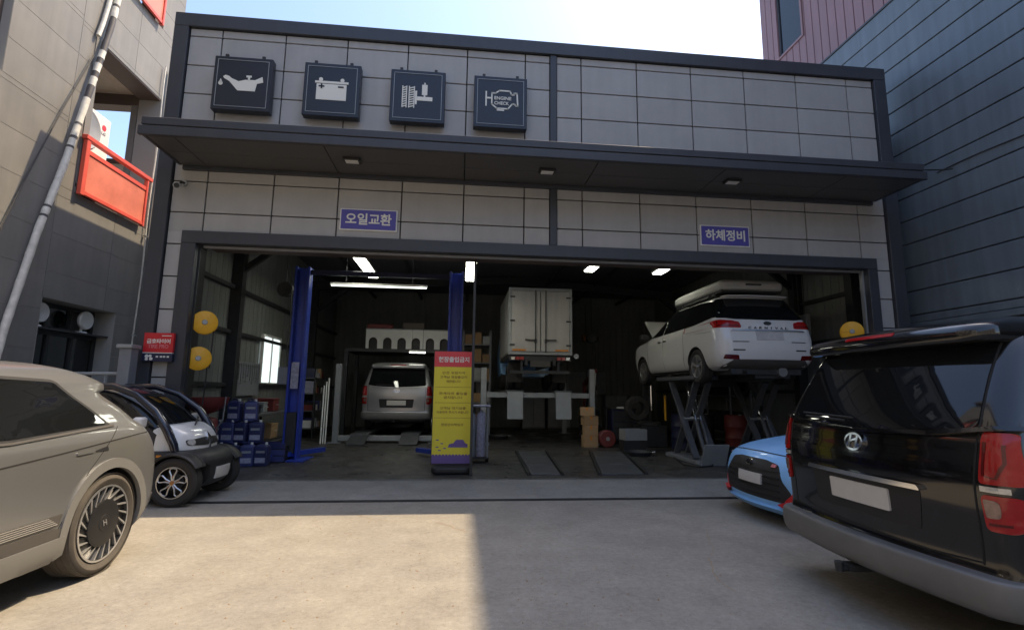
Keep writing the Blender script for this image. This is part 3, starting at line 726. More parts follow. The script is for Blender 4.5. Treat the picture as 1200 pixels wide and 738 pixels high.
def annulus(cx, cz, r1, r2, a0, a1, n=26):
    A = [math.radians(a0 + (a1 - a0) * k / n) for k in range(n + 1)]
    P = lambda r, a: (cx + r * math.cos(a), cz + r * math.sin(a))
    return [[P(r1, A[k]), P(r2, A[k]), P(r2, A[k + 1]), P(r1, A[k + 1])] for k in range(n)]
def body_from(mb, parent, m, arches, name='body', cuts=(), sharp=40):
    """close the shell, cut the wheel arches and give their inside a dark lining"""
    me = mb.mesh(name, [m, M['black']], smooth=sharp); T = bvh_of(me)
    o = link(name, me, parent)
    if arches:
        cut = MB()
        for (x, z, r, y0, y1) in arches:
            cut.lathe([(0, y0), (r, y0), (r, y1), (0, y1)], 40, 'y', (x, 0, z))
        cm = cut.mesh('arch_cutter', M['black']); co = bpy.data.objects.new('arch_cutter', cm); COL.objects.link(co); co.parent = parent
        md = o.modifiers.new('b', 'BOOLEAN'); md.object = co; md.operation = 'DIFFERENCE'; md.solver = 'EXACT'
        bpy.context.view_layer.update()
        me2 = bpy.data.meshes.new_from_object(o.evaluated_get(bpy.context.evaluated_depsgraph_get()))
        o.modifiers.clear(); o.data = me2; me2.name = name
        bpy.data.objects.remove(co)
        while len(me2.materials) < 2: me2.materials.append(M['black'])
        me2.materials[1] = M['black']
        for p in me2.polygons:
            c = p.center; hit = False
            for (x, z, r, y0, y1) in arches:
                rad = math.hypot(c.x - x, c.z - z); ys = [me2.vertices[i].co.y for i in p.vertices]
                if min(y0, y1) - .01 < c.y < max(y0, y1) + .01 and rad < r * 1.002 and (abs(p.normal.y) < .3 and rad > r * .97 or abs(c.y - min((y0, y1), key=abs)) < .005): hit = True
            p.material_index = 1 if hit else 0
        me2.polygons.foreach_set('use_smooth', [True] * len(me2.polygons)); me2.set_sharp_from_angle(angle=math.radians(sharp))
    return o, T

def wheel(parent, x, y, z, R, wd, rim, style, tyre='rubber', steer=0.):
    """tyre, rim and hub; the outside face looks away from the car's middle"""
    s = 1 if y > 0 else -1
    W = link('wheel', None, parent, (x, y, z)); W.empty_display_size = .1
    if steer: W.rotation_euler = (0, 0, steer)
    t = MB(); h = wd / 2
    prof = [(rim * .98, -h * .72), (rim + .012, -h * .88), (R * .88, -h), (R - .03, -h * .96), (R - .006, -h * .80), (R, -h * .74)]
    for k in range(4):
        a = -h * .72 + h * .42 * k + .004
        prof += [(R, a), (R, a + h * .28), (R - .007, a + h * .30), (R - .007, a + h * .38)]
    prof += [(R, h * .74), (R - .006, h * .80), (R - .03, h * .96), (R * .88, h), (rim + .012, h * .88), (rim * .98, h * .72)]
    t.lathe(prof, 48, 'y').build('tyre', M[tyre], W, smooth=35)
    f = lambda r, a, d: (r * math.cos(a), s * (h * .86 + d), r * math.sin(a))
    MB().lathe([(rim * 1.0, h * .70 * s), (rim * 1.0, h * .90 * s), (rim * .95, h * .92 * s), (rim * .93, h * .55 * s), (rim * .90, -h * .6 * s), (0, -h * .6 * s)], 40, 'y').build('rim', M['darkalloy' if style in ('turbine', 'loop') else 'alloy'], W, smooth=40)
    if style in ('turbine', 'loop'): MB().lathe([(rim * 1.005, h * .86 * s), (rim * 1.005, h * .925 * s), (rim * .955, h * .93 * s), (rim * .95, h * .86 * s)], 44, 'y', (0, 0, 0), True).build('rim_lip', M['alloy'], W, smooth=40)
    MB().lathe([(0, h * .1 * s), (rim * .55, h * .1 * s), (rim * .55, -.02 * s), (0, -.02 * s)], 28, 'y').build('brake_disc', M['darksteel'], W)
    if style == 'turbine':
        sp = MB()
        for k in range(20):
            a = 2 * PI * k / 20
            q = [f(rim * .62, a - .05, -.004), f(rim * .96, a + .22, .006), f(rim * .96, a + .285, .006), f(rim * .62, a + .005, -.004)]
            b = [(p[0], p[1] - s * .03, p[2]) for p in q]
            sp.add(q + b, [(0, 1, 2, 3), (7, 6, 5, 4), (0, 4, 5, 1), (1, 5, 6, 2), (2, 6, 7, 3), (3, 7, 4, 0)])
        sp.build('spoke_ring', M['alloy'], W)
        dk = MB()
        for k in range(20):
            a = 2 * PI * k / 20 + PI / 20
            q = [f(rim * .60, a - .12, -.012), f(rim * .94, a + .0, -.016), f(rim * .94, a + .26, -.016), f(rim * .60, a + .10, -.012)]
            b = [(p[0], p[1] - s * .02, p[2]) for p in q]
            dk.add(q + b, [(0, 1, 2, 3), (7, 6, 5, 4), (0, 4, 5, 1), (1, 5, 6, 2), (2, 6, 7, 3), (3, 7, 4, 0)])
        dk.build('blade_ring', M['darkalloy'], W)
        MB().lathe([(0, s * h * .92), (rim * .20, s * h * .93), (rim * .22, s * h * .90), (rim * .55, s * h * .94), (rim * .62, s * h * .88), (rim * .62, s * h * .6), (0, s * h * .6)], 40, 'y').build('hub_cover', M['darkalloy'], W, smooth=30)
        lg = MB()
        for p in [((-.022, -.02), (-.010, .022)), ((.010, -.022), (.022, .02)), ((-.014, .0), (.014, .004))]:
            lg.bar((p[0][0], s * h * .945, p[0][1]), (p[1][0], s * h * .945, p[1][1]), .007, .006)
        lg.build('hub_badge', M['alloy'], W)
    else:
        n = 5; sp = MB(); wd_ = .17 if style == 'five' else .22
        for k in range(n):
            a = 2 * PI * k / n + .3
            if style == 'loop':
                pts = [f(rim * .14, a - .3, .0), f(rim * .45, a - .20, .002), f(rim * .78, a - .30, .004), f(rim * .90, a - .22, .004), f(rim * .93, a, .004), f(rim * .90, a + .22, .004), f(rim * .78, a + .30, .004), f(rim * .45, a + .20, .002), f(rim * .14, a + .3, 0)]
                sp.tube(pts, .009, 6)
            else:
                q = [f(rim * .12, a - .5, -.01), f(rim * .95, a - wd_, .0), f(rim * .95, a + wd_, .0), f(rim * .12, a + .5, -.01)]
                b = [(p[0], p[1] - s * .03, p[2]) for p in q]
                sp.add(q + b, [(0, 1, 2, 3), (7, 6, 5, 4), (0, 4, 5, 1), (1, 5, 6, 2), (2, 6, 7, 3), (3, 7, 4, 0)])
        sp.build('spoke', M['alloy'], W)
        MB().lathe([(0, s * h * .96), (rim * .16, s * h * .94), (rim * .18, s * h * .6), (0, s * h * .6)], 20, 'y').build('hub', M['orange' if style == 'loop' else 'alloy'], W, smooth=40)
        if style == 'loop':
            st = MB()
            for k in range(n):
                a = 2 * PI * k / n + .3
                st.add([f(rim * .1, a - .35, -.006), f(rim * .45, a - .14, -.004), f(rim * .45, a + .14, -.004), f(rim * .1, a + .35, -.006)], [(0, 1, 2, 3)])
            st.build('spoke_inlay', M['orange'], W)
    return W

# ---------------------------------------------------------------- champagne crossover, nearest on the left
C1 = thing('parked_car', 'champagne grey electric crossover with turbine wheels at the left edge', 'car', (-3.645, 2.95, 0), -PI / 2)
rows = [(.19, .80, -2.02, 2.0), (.24, .90, -2.12, 2.15), (.36, .935, -2.28, 2.26), (.50, .945, -2.335, 2.29), (.70, .946, -2.335, 2.29), (.88, .940, -2.30, 2.25), (1.0, .925, -2.235, 2.12),
        (1.03, .915, -2.215, 1.75), (1.075, .895, -2.18, 1.25), (1.12, .868, -2.11, 1.05), (1.25, .805, -1.95, .80), (1.345, .745, -1.82, .58), (1.368, .735, -1.80, .55), (1.39, .722, -1.875, .50), (1.435, .705, -1.885, .42), (1.455, .69, -1.86, .38),
        (1.50, .65, -1.76, .28), (1.555, .56, -1.58, .10), (1.59, .42, -1.35, -.10), (1.603, .22, -1.0, -.25)]
sh = shell(rows, 5, rr=.27, cr=.10, rf=.4, cf=.2, ns=18)
B1, T = body_from(sh, C1, M['champagne'], [(x, .375, .415, sy * .60, sy * 1.2) for x in (-1.5, 1.5) for sy in (1, -1)])
for sd, nm in ((1, 'left'), (-1, 'right')):
    f = lambda p: p
    patch('window_frame', T, nm, rpoly([(-1.53, 1.108), (-1.12, 1.462), (-.4, 1.49), (.25, 1.485), (.95, 1.14), (1.0, 1.075), (-.57, 1.06)], .035), M['black'], C1, .004)
    patch('rear_side_window', T, nm, rpoly([(-1.475, 1.122), (-1.105, 1.440), (-.42, 1.465), (-.30, 1.465), (-.26, 1.09), (-.57, 1.082)], .03), M['tint'], C1, .008)
    patch('front_side_window', T, nm, rpoly([(-.22, 1.465), (.22, 1.46), (.90, 1.13), (.92, 1.10), (-.18, 1.09)], .03), M['tint'], C1, .008)
    patch('belt_trim', T, nm, strip([(-1.55, 1.108), (-.57, 1.058), (.95, 1.072)], .014), M['darkclad'], C1, .010, skirt=.01)
    patch('crease_shade_line', T, nm, strip([(-2.05, 1.028), (-1.85, 1.022), (-1.0, .958), (-.2, .905), (1.6, .93)], .010), M['shut_and_shade'], C1, .0015, skirt=.003)  # dark strip painted in as the shade along the body crease, not a gap
    for cx in (-1.5, 1.5):
        patch('arch_cladding', T, nm, annulus(cx, .375, .412, .485, -16, 196), M['cladding'], C1, .014, skirt=.02)
    patch('door_gap', T, nm, strip([(-1.60, 1.10), (-1.52, 1.04), (-1.42, .96), (-1.24, .80), (-1.05, .52), (-.98, .42)], .005), M['shut_and_shade'], C1, .0015, skirt=.003)
    patch('door_gap', T, nm, strip([(-.24, 1.08), (-.20, .8), (-.22, .45)], .008), M['shut_and_shade'], C1, .0015, skirt=.003)
    patch('door_gap', T, nm, strip([(1.0, 1.06), (1.02, .7), (.92, .45)], .008), M['shut_and_shade'], C1, .0015, skirt=.003)
    patch('sill_cladding', T, nm, [[(-1.09, .43), (-.95, .47), (1.0, .47), (1.08, .43), (1.05, .395), (-1.06, .395)]], M['darkclad'], C1, .010, skirt=.02)
    patch('sill_panel', T, nm, [[(-1.06, .392), (1.05, .392), (1.02, .27), (-1.02, .235)]], M['cladding'], C1, .016, skirt=.02)
    lower = []
    for k in range(5): lower += [[(-1.00 + .065 * k, .545 - .0 * k), (-.985 + .065 * k, .545), (-.42 + .1 * k, .478), (-.45 + .1 * k, .478)]]
    patch('door_lower_panel', T, nm, [[(-1.02, .55), (.95, .55), (1.0, .475), (-1.0, .475)]], M['darkclad'], C1, .005, skirt=.01)
    ln = [[(-.98 + .02 * k, .487 + .013 * k), (.9, .487 + .013 * k), (.9, .493 + .013 * k), (-.98 + .02 * k, .493 + .013 * k)] for k in range(5)]
    patch('trim_line', T, nm, ln, M['chrome'], C1, .009, skirt=.003, grid=.2)
    patch('door_handle', T, nm, rpoly([(-1.44, .925), (-1.30, .930), (-1.29, .940), (-1.43, .962)], .008), M['black'], C1, .003)
    patch('door_handle', T, nm, rpoly([(-1.27, .930), (-1.10, .925), (-1.10, .945), (-1.27, .955)], .008), M['champagne'], C1, .008)
    for cx in (-1.5, 1.5):
        wheel(C1, cx, sd * .825, .375, .375, .235, .280, 'turbine', 'dustyrubber')
patch('rear_window', T, 'rear', rpoly([(-.72, 1.10), (.72, 1.10), (.62, 1.36), (-.62, 1.36)], .05), M['tint'], C1, .004)
for s in (-1, 1): patch('tail_lamp', T, 'rear', rpoly([(s * .35, .93), (s * .78, .93), (s * .78, 1.02), (s * .35, 1.02)], .02), M['lampred'], C1, .005)
patch('rear_bumper_lower', T, 'rear', [[(-.88, .24), (.88, .24), (.92, .48), (-.92, .48)]], M['darkclad'], C1, .008)
patch('windscreen', T, 'front', rpoly([(-.72, 1.12), (.72, 1.12), (.55, 1.50), (-.55, 1.50)], .05), M['tint'], C1, .004)
patch('roof_glass', T, 'top', rpoly([(-1.2, -.42), (.0, -.42), (.0, .42), (-1.2, .42)], .06), M['tint'], C1, .003)
for s in (-1, 1): patch('headlight', T, 'front', rpoly([(s * .45, .74), (s * .88, .74), (s * .87, .86), (s * .45, .86)], .02), M['lampclear'], C1, .005)
MB().box(-2.0, 2.0, -.7, .7, .20, .27).build('underbody', M['black'], C1)

# ---------------------------------------------------------------- the two people carriers of one make
STX = [(.30, .80, -2.38, 2.2), (.36, .90, -2.50, 2.4), (.44, .945, -2.52, 2.5), (.50, .952, -2.48, 2.54), (.54, .952, -2.455, 2.54), (.60, .952, -2.45, 2.54), (.74, .954, -2.455, 2.53),
       (.88, .958, -2.465, 2.48), (.98, .96, -2.468, 2.40), (1.06, .957, -2.462, 2.2), (1.13, .952, -2.45, 1.75), (1.20, .942, -2.44, 1.62), (1.26, .930, -2.42, 1.55), (1.42, .895, -2.345, 1.30), (1.60, .848, -2.25, 1.05),
       (1.74, .805, -2.165, .82), (1.82, .765, -2.11, .66), (1.875, .70, -2.03, .5), (1.905, .61, -1.93, .35), (1.922, .45, -1.8, .2), (1.928, .22, -1.6, 0)]
def people_carrier(name, label, loc, rz, paint, plate_m):
    V = thing(name, label, 'van', loc, rz)
    _, T = body_from(shell(STX, 4, rr=.13, cr=.085, rf=.4, cf=.22, ns=18), V, paint, [(x, .33, .385, sy * .60, sy * 1.2) for x in (-1.55, 1.65) for sy in (1, -1)])
    # bumper
    bu = shell([(.315, .84, -2.42, 0), (.325, .92, -2.49, 0), (.36, .962, -2.54, 0), (.44, .974, -2.555, 0), (.500, .974, -2.55, 0), (.522, .970, -2.54, 0), (.530, .95, -2.50, 0), (.532, .80, -2.4, 0)], 3, rr=.17, cr=.10)
    me = bu.mesh('rear_bumper', M['bumpergrey'], smooth=40)
    bm = bmesh.new(); bm.from_mesh(me)
    bmesh.ops.bisect_plane(bm, geom=bm.verts[:] + bm.edges[:] + bm.faces[:], plane_co=(-1.97, 0, 0), plane_no=(1, 0, 0), clear_outer=True)
    bm.to_mesh(me); bm.free(); link('rear_bumper', me, V)
    # glass
    ms = lambda pts: [(-u, v) for u, v in pts][::-1]
    gate = [(-.79, 1.275), (-.70, 1.258), (0, 1.215), (.70, 1.258), (.79, 1.275), (.72, 1.80), (-.72, 1.80)]
    patch('rear_window', T, 'rear', rpoly(gate, .04), M['tint'], V, .006)
    patch('window_ledge', T, 'rear', strip([(-.925, 1.272), (-.79, 1.252), (-.55, 1.222), (0, 1.20), (.55, 1.222), (.79, 1.252), (.925, 1.272)], .024), paint, V, .034, skirt=.035)
    for s in (-1, 1):
        patch('tailgate_gap', T, 'rear', strip([(s * .725, 1.80), (s * .80, 1.26), (s * .785, .95), (s * .775, .57)], .010), M['shut_and_shade'], V, .002, skirt=.004)
        L = patch('tail_lamp', T, 'rear', rpoly([(s * .825, 1.25), (s * .925, 1.25), (s * .957, 1.04), (s * .956, .99), (s * .815, .99)], .02), M['lampred'], V, .012, skirt=.02, grid=.03)
        patch('tail_lamp', T, 'rear', rpoly([(s * .815, .935), (s * .956, .935), (s * .955, .80), (s * .925, .755), (s * .82, .755)], .03), M['lampred'], V, .012, skirt=.02, grid=.03)
        patch('reverse_strip', T, 'rear', [[(s * .815, .95), (s * .925, .95), (s * .925, .978), (s * .815, .978)]], M['lampclear'], V, .010, skirt=.02, grid=.03)
        patch('lens_rib', T, 'rear', strip([(s * .84, 1.20), (s * .838, 1.03), (s * .885, 1.02), (s * .910, 1.10), (s * .90, 1.19)], .012), M['lampdeep'], V, .016, skirt=.004, grid=.03)
        patch('indicator_lens', T, 'rear', rpoly([(s * .828, .915), (s * .885, .91), (s * .892, .87), (s * .885, .825), (s * .834, .82)], .015), M['lampsmoke'], V, .018, skirt=.01, grid=.03)
        patch('lens_rib', T, 'rear', strip([(s * .838, .79), (s * .915, .795)], .012), M['lampdeep'], V, .016, skirt=.004, grid=.03)
        sd = 'left' if s > 0 else 'right'
        patch('side_window', T, sd, rpoly([(-2.0, 1.27), (-1.92, 1.72), (-.75, 1.76), (-.75, 1.22)], .05), M['tint'], V, .006)
        patch('side_window', T, sd, rpoly([(-.70, 1.22), (-.70, 1.76), (.40, 1.76), (.45, 1.20)], .05), M['tint'], V, .006)
        patch('side_window', T, sd, rpoly([(.5, 1.20), (.46, 1.75), (.75, 1.72), (1.35, 1.24), (1.35, 1.19)], .05), M['tint'], V, .006)
        for g_ in ([(-.72, 1.2), (-.74, .5)], [(.47, 1.2), (.45, .5)], [(1.4, 1.2), (1.3, .5)], [(-.72, 1.0), (-2.0, 1.02)]):
            patch('door_gap', T, sd, strip(g_, .009), M['shut_and_shade'], V, .002, skirt=.004)
        patch('door_handle', T, sd, rpoly([(.22, 1.02), (.42, 1.02), (.42, 1.06), (.22, 1.06)], .015), paint, V, .025, skirt=.03)
        patch('headlight', T, 'front', rpoly([(s * .45, .80), (s * .90, .80), (s * .88, 1.0), (s * .5, .98)], .03), M['lampclear'], V, .006)
        for x in (-1.55, 1.65): wheel(V, x, s * .84, .33, .33, .21, .215, 'five')
    patch('windscreen', T, 'front', rpoly([(-.74, 1.26), (.74, 1.26), (.62, 1.74), (-.62, 1.74)], .06), M['tint'], V, .005)
    # tailgate details
    patch('tailgate_gap', T, 'rear', strip([(-.775, .58), (-.5, .565), (.5, .565), (.775, .58)], .010), M['shut_and_shade'], V, .002, skirt=.004)
    patch('tailgate_crease', T, 'rear', strip([(-.78, 1.055), (-.4, 1.045), (0, 1.04), (.4, 1.045), (.78, 1.055)], .03), paint, V, .012, skirt=.015)
    patch('plate_recess', T, 'rear', rpoly([(-.45, .66), (.45, .66), (.48, .90), (-.48, .90)], .03), M['black'], V, .003)
    h = patch('grip_bar', T, 'rear', rpoly([(-.50, .895), (.50, .895), (.48, .925), (-.48, .925)], .012), M['chrome'] if paint is M['carblack'] else paint, V, .030, skirt=.03)
    patch('number_plate', T, 'rear', rpoly([(-.26, .725), (.26, .725), (.26, .86), (-.26, .86)], .012), plate_m, V, .016, skirt=.012)
    # badge: ring with a slanted H
    ring = [(.062 * 1.25 * math.cos(2 * PI * k / 28), 1.125 + .062 * .86 * math.sin(2 * PI * k / 28)) for k in range(28)]
    bd = patch('badge', T, 'rear', strip(ring, .013, True), M['chrome'], V, .020, skirt=.012, grid=.03)
    patch('badge_letter', T, 'rear', [[(.030, 1.080), (.046, 1.088), (.030, 1.165), (.012, 1.172)], [(-.030, 1.170), (-.046, 1.162), (-.030, 1.085), (-.012, 1.078)], [(.030, 1.118), (-.024, 1.136), (-.030, 1.152), (.024, 1.134)]], M['chrome'], V, .022, skirt=.012, grid=.03)
    # roof spoiler
    sp = shell([(1.745, .69, -2.24, -1.9), (1.755, .755, -2.30, -1.85), (1.80, .775, -2.315, -1.8), (1.85, .77, -2.29, -1.75), (1.885, .74, -2.20, -1.7), (1.918, .64, -2.05, -1.65), (1.935, .48, -1.9, -1.7)], 4, rr=.14, cr=.07, rf=.1, cf=.0, ns=6)
    sp_o = sp.build('roof_spoiler', paint, V, smooth=40)
    Tp = bvh_of(sp_o.data)
    patch('brake_lamp', Tp, 'rear', rpoly([(-.22, 1.835), (.22, 1.835), (.22, 1.856), (-.22, 1.856)], .006), M['lampred'], sp_o, .004, skirt=.01)
    # wiper
    h1 = T.ray_cast(Vector((-10, .58, 1.30)), Vector((1, 0, 0)))[0]
    w1 = MB().tube([(h1.x - .03, .58, 1.275), (h1.x - .045, .30, 1.265), (h1.x - .055, .12, 1.262)], .010, 6)
    w1.build('wiper_arm', M['black'], V, smooth=40)
    MB().tube([(h1.x - .022, .62, 1.30), (h1.x - .05, .05, 1.285)], .008, 6).build('wiper_blade', M['black'], V, smooth=40)
    tw = MB().tube([(-2.5, 0.05, .29), (-2.60, .05, .29)], .022, 8).tube([(-2.60, .05, .275), (-2.603, .05, .335)], .028, 10).box(-2.56, -2.35, .0, .10, .28, .32)
    tw.build('tow_hitch', M['darksteel'], V)
    MB().box(-2.3, 2.2, -.7, .7, .27, .36).build('underbody', M['black'], V)
    for s in (-1, 1):
        mr = shell([(1.17, .06, -.05, .06), (1.20, .10, -.08, .09), (1.30, .11, -.08, .09), (1.34, .07, -.05, .06)], 3, rr=.04, cr=.01, rf=.05, cf=.02, ns=3)
        mr.v = [(x + 1.45, y + s * 1.05, z) for x, y, z in mr.v]; mr.build('wing_mirror', paint, V, smooth=45)
    return V
people_carrier('parked_van', 'black people carrier with grey rear bumper parked at the right edge', (5.18, 3.285, -.02), math.radians(-1.4), M['carblack'], M['plate'])
people_carrier('parked_van', 'silver people carrier on the low lift at the back of the workshop', (-1.73, 14.55 + 2.52, .27), PI / 2, M['carsilver'], M['plate'])

# ---------------------------------------------------------------- white people carrier on the scissor lift
V = thing('raised_van', 'white people carrier raised on the scissor lift with roof box', 'van', (5.77, 8.93 + 2.56, 1.62), PI / 2)
CV = [(.24, .80, -2.30, 2.2), (.32, .92, -2.44, 2.42), (.46, .975, -2.53, 2.5), (.62, .988, -2.555, 2.54), (.78, .990, -2.55, 2.55), (.95, .988, -2.515, 2.50), (1.03, .982, -2.495, 2.28), (1.10, .972, -2.475, 1.65), (1.16, .955, -2.45, 1.40), (1.24, .925, -2.41, 1.22),
      (1.40, .862, -2.31, .9), (1.56, .80, -2.19, .6), (1.64, .765, -2.15, .42), (1.69, .72, -2.11, .25), (1.725, .62, -2.0, .1), (1.748, .45, -1.8, -.1), (1.756, .2, -1.5, -.3)]
_, T = body_from(shell(CV, 4, rr=.26, cr=.10, rf=.4, cf=.22, ns=18), V, M['carwhite'], [(x, .345, .40, sy * .60, sy * 1.25) for x in (-1.5, 1.56) for sy in (1, -1)])
patch('rear_window', T, 'rear', rpoly([(-.90, 1.24), (-.60, 1.205), (0, 1.195), (.60, 1.205), (.90, 1.24), (.745, 1.655), (-.745, 1.655)], .05), M['tint'], V, .006)
for s in (-1, 1):
    sd = 'left' if s > 0 else 'right'
    patch('side_window', T, sd, rpoly([(-2.22, 1.26), (-2.08, 1.60), (-1.4, 1.655), (-.9, 1.67), (-.9, 1.18), (-1.4, 1.19)], .05), M['tint'], V, .006)
    patch('side_window', T, sd, rpoly([(-.93, 1.18), (-.93, 1.67), (.12, 1.66), (.16, 1.155)], .04), M['tint'], V, .007)
    patch('side_window', T, sd, rpoly([(.20, 1.155), (.16, 1.655), (.35, 1.62), (1.25, 1.17), (1.25, 1.14)], .04), M['tint'], V, .006)
    patch('tail_lamp', T, 'rear', rpoly([(s * .52, 1.03), (s * .985, 1.04), (s * .975, 1.17), (s * .88, 1.20), (s * .54, 1.15)], .04), M['lampred'], V, .008, skirt=.015, grid=.04)
    patch('tail_lamp', T, sd, rpoly([(-2.44, 1.04), (-2.18, 1.13), (-2.15, 1.17), (-2.40, 1.18)], .02), M['lampred'], V, .008, skirt=.015, grid=.04)
    patch('lens_rib', T, 'rear', strip([(s * .56, 1.07), (s * .93, 1.08), (s * .90, 1.16)], .02), M['lampdeep'], V, .012, skirt=.005, grid=.04)
    patch('reflector', T, 'rear', rpoly([(s * .60, .43), (s * .88, .45), (s * .86, .53), (s * .62, .52)], .02), M['lampdeep'], V, .006)
    patch('bumper_vent', T, 'rear', [[(s * .50, .60), (s * .72, .60), (s * .72, .625), (s * .50, .625)], [(s * .42, .76), (s * .72, .76), (s * .72, .775), (s * .42, .775)]], M['black'], V, .004)
    patch('side_crease', T, sd, strip([(-2.2, .98), (-1.75, .99), (-1.5, 1.0)], .012), M['galv'], V, .006, skirt=.01)
    for g_ in ([(-.92, 1.14), (-.95, .8), (-.92, .35)], [(.18, 1.12), (.16, .35)], [(1.2, 1.1), (1.12, .4)]): patch('door_gap', T, sd, strip(g_, .009), M['shut_and_shade'], V, .002, skirt=.004)
    for x in (.02, .34): patch('door_handle', T, sd, rpoly([(x - .09, .98), (x + .09, .985), (x + .09, 1.015), (x - .09, 1.01)], .01), M['chrome'], V, .02, skirt=.03)
    patch('sill_trim', T, sd, [[(-1.0, .26), (1.1, .26), (1.1, .29), (-1.0, .29)]], M['black'], V, .008)
    for x in (-1.5, 1.56): wheel(V, x, s * .865, .345, .345, .235, .235, 'five')
    mr = shell([(1.12, .06, -.05, .06), (1.15, .11, -.08, .09), (1.24, .12, -.08, .09), (1.28, .07, -.05, .06)], 3, rr=.04, cr=.01, rf=.05, cf=.02, ns=3)
    mr.v = [(x + 1.15, y + s * 1.06, z) for x, y, z in mr.v]; mr.build('wing_mirror', M['black'], V, smooth=45)
    MB().tube([(-1.75, s * .62, 1.745), (-1.7, s * .62, 1.79), (.1, s * .60, 1.80), (.2, s * .60, 1.72)], .018, 8).build('roof_rail', M['darksteel'], V, smooth=45)
patch('tailgate_trim', T, 'rear', rpoly([(-.74, .965), (.74, .965), (.70, .995), (-.70, .995)], .01), M['chrome'], V, .02, skirt=.02)
patch('number_plate', T, 'rear', rpoly([(-.27, .80), (.27, .80), (.27, .955), (-.27, .955)], .01), mat('pale_plate', (.50, .49, .49), .5, noise=.15, scale=9), V, .010)
patch('rear_bumper_lower', T, 'rear', [[(-.93, .27), (.93, .27), (.70, .44), (-.70, .44)]], M['darkclad'], V, .006)
patch('badge', T, 'rear', [(.075 * math.cos(2 * PI * k / 20), 1.125 + .037 * math.sin(2 * PI * k / 20)) for k in range(20)], M['darksteel'], V, .012)
for i, ch in enumerate('CARNIVAL'):
    me = fit_text(ch, .055 if ch != 'I' else .014, .042, .01, .01); u = (3.5 - i) * .105
    hit = T.ray_cast(Vector((-10, u, 1.035)), Vector((1, 0, 0)))[0]
    me.transform(Matrix.Translation(hit - Vector((.008, 0, 0))) @ Matrix(((0, 0, -1, 0), (-1, 0, 0, 0), (0, 1, 0, 0), (0, 0, 0, 1)))); me.materials.clear(); me.materials.append(M['black'])
    link('lettering', me, V)
ax = shell([(1.675, .64, -2.22, -1.9), (1.70, .66, -2.27, -1.9), (1.735, .60, -2.15, -1.8), (1.752, .45, -1.95, -1.75)], 3, rr=.12, cr=.06, rf=.1, cf=0, ns=4); ax.build('roof_spoiler', M['carwhite'], V, smooth=45)
MB().bar((1.25, 0, 1.10), (1.95, 0, 1.72), 1.5, .05).build('bonnet', M['carwhite'], V, bevel=.02)
patch('engine_bay', T, 'top', rpoly([(1.6, -.6), (2.3, -.6), (2.3, .6), (1.6, .6)], .1), M['black'], V, .006)
MB().tube([(1.9, .5, 1.05), (1.75, .5, 1.50)], .012, 6).build('bonnet_stay', M['black'], V)
ub = MB().box(-2.35, 2.2, -.7, .7, .17, .27).box(-1.6, -1.4, -.8, .8, .22, .33).tube([(-2.5, .45, .22), (-1.2, .42, .20), (1.0, .3, .20)], .035, 8).box(-2.3, -1.7, -.5, .2, .10, .17)
ub.build('underbody', M['darksteel'], V)
MB().tube([(-2.40, -.3, .22), (-1.95, -.3, .22)], .09, 12).build('silencer', M['steel'], V, smooth=45)
RB = thing('roof_box', 'white hard shell roof tent on top of the raised white van', 'roof box', (5.80, 10.66, 3.40))
s = shell([(.08, .62, -1.15, 1.12), (.11, .66, -1.20, 1.18), (.21, .67, -1.20, 1.16), (.235, .66, -1.19, 1.12), (.29, .60, -1.12, 1.0), (.305, .45, -.9, .8)], 3, rr=.10, cr=.02, rf=.12, cf=.06, ns=8)
R9 = Matrix.Rotation(PI / 2, 4, 'Z'); s.v = [tuple(R9 @ Vector(v)) for v in s.v]
s.build('shell', M['boxgrey'], RB, smooth=40)
MB().box(-.62, .62, -1.12, 1.1, .04, .079).build('base', M['black'], RB)
for y in (-.7, .6): MB().box(-.70, .70, y - .03, y + .03, .0, .039).build('crossbar', M['darksteel'], RB)
MB().box(-.16, .16, -1.225, -1.19, .17, .20).build('latch', M['black'], RB)

# ---------------------------------------------------------------- light blue hatchback
H = thing('parked_car', 'light blue hatchback with black grille and red lip behind the black van', 'car', (5.52, 5.88, 0), PI)
HB = [(.15, .74, -2.0, 1.96), (.20, .84, -2.08, 2.09), (.34, .885, -2.13, 2.12), (.48, .895, -2.14, 2.12), (.60, .895, -2.12, 2.09), (.68, .89, -2.1, 2.05), (.74, .882, -2.08, 1.97), (.80, .868, -2.06, 1.80), (.86, .845, -2.04, 1.50), (.91, .815, -2.02, 1.18), (.95, .78, -2.0, .98), (1.10, .72, -1.95, .70), (1.28, .65, -1.85, .30), (1.38, .58, -1.75, .02), (1.43, .45, -1.5, -.2), (1.445, .2, -1.1, -.4)]
_, T = body_from(shell(HB, 4, rr=.3, cr=.1, rf=.42, cf=.20, ns=16), H, M['carblue'], [(x, .32, .37, sy * .58, sy * 1.2) for x in (-1.3, 1.35) for sy in (1, -1)])
patch('grille', T, 'front', rpoly([(-.45, .655), (-.25, .685), (.25, .685), (.45, .655), (.53, .52), (.65, .37), (.54, .27), (-.54, .27), (-.65, .37), (-.53, .52)], .04), M['black'], H, .006)
for k in range(5): patch('grille_bar', T, 'front', [[(-.50, .31 + .065 * k), (.50, .31 + .065 * k), (.50, .32 + .065 * k), (-.50, .32 + .065 * k)]], M['darkalloy'], H, .012, skirt=.008)
patch('number_plate', T, 'front', [[(-.17, .42), (.26, .42), (.26, .53), (-.17, .53)]], M['plate'], H, .028, skirt=.02)
patch('badge', T, 'front', strip([(.06 * math.cos(2 * PI * k / 20), .635 + .032 * math.sin(2 * PI * k / 20)) for k in range(20)], .012, True), M['chrome'], H, .022, skirt=.01)
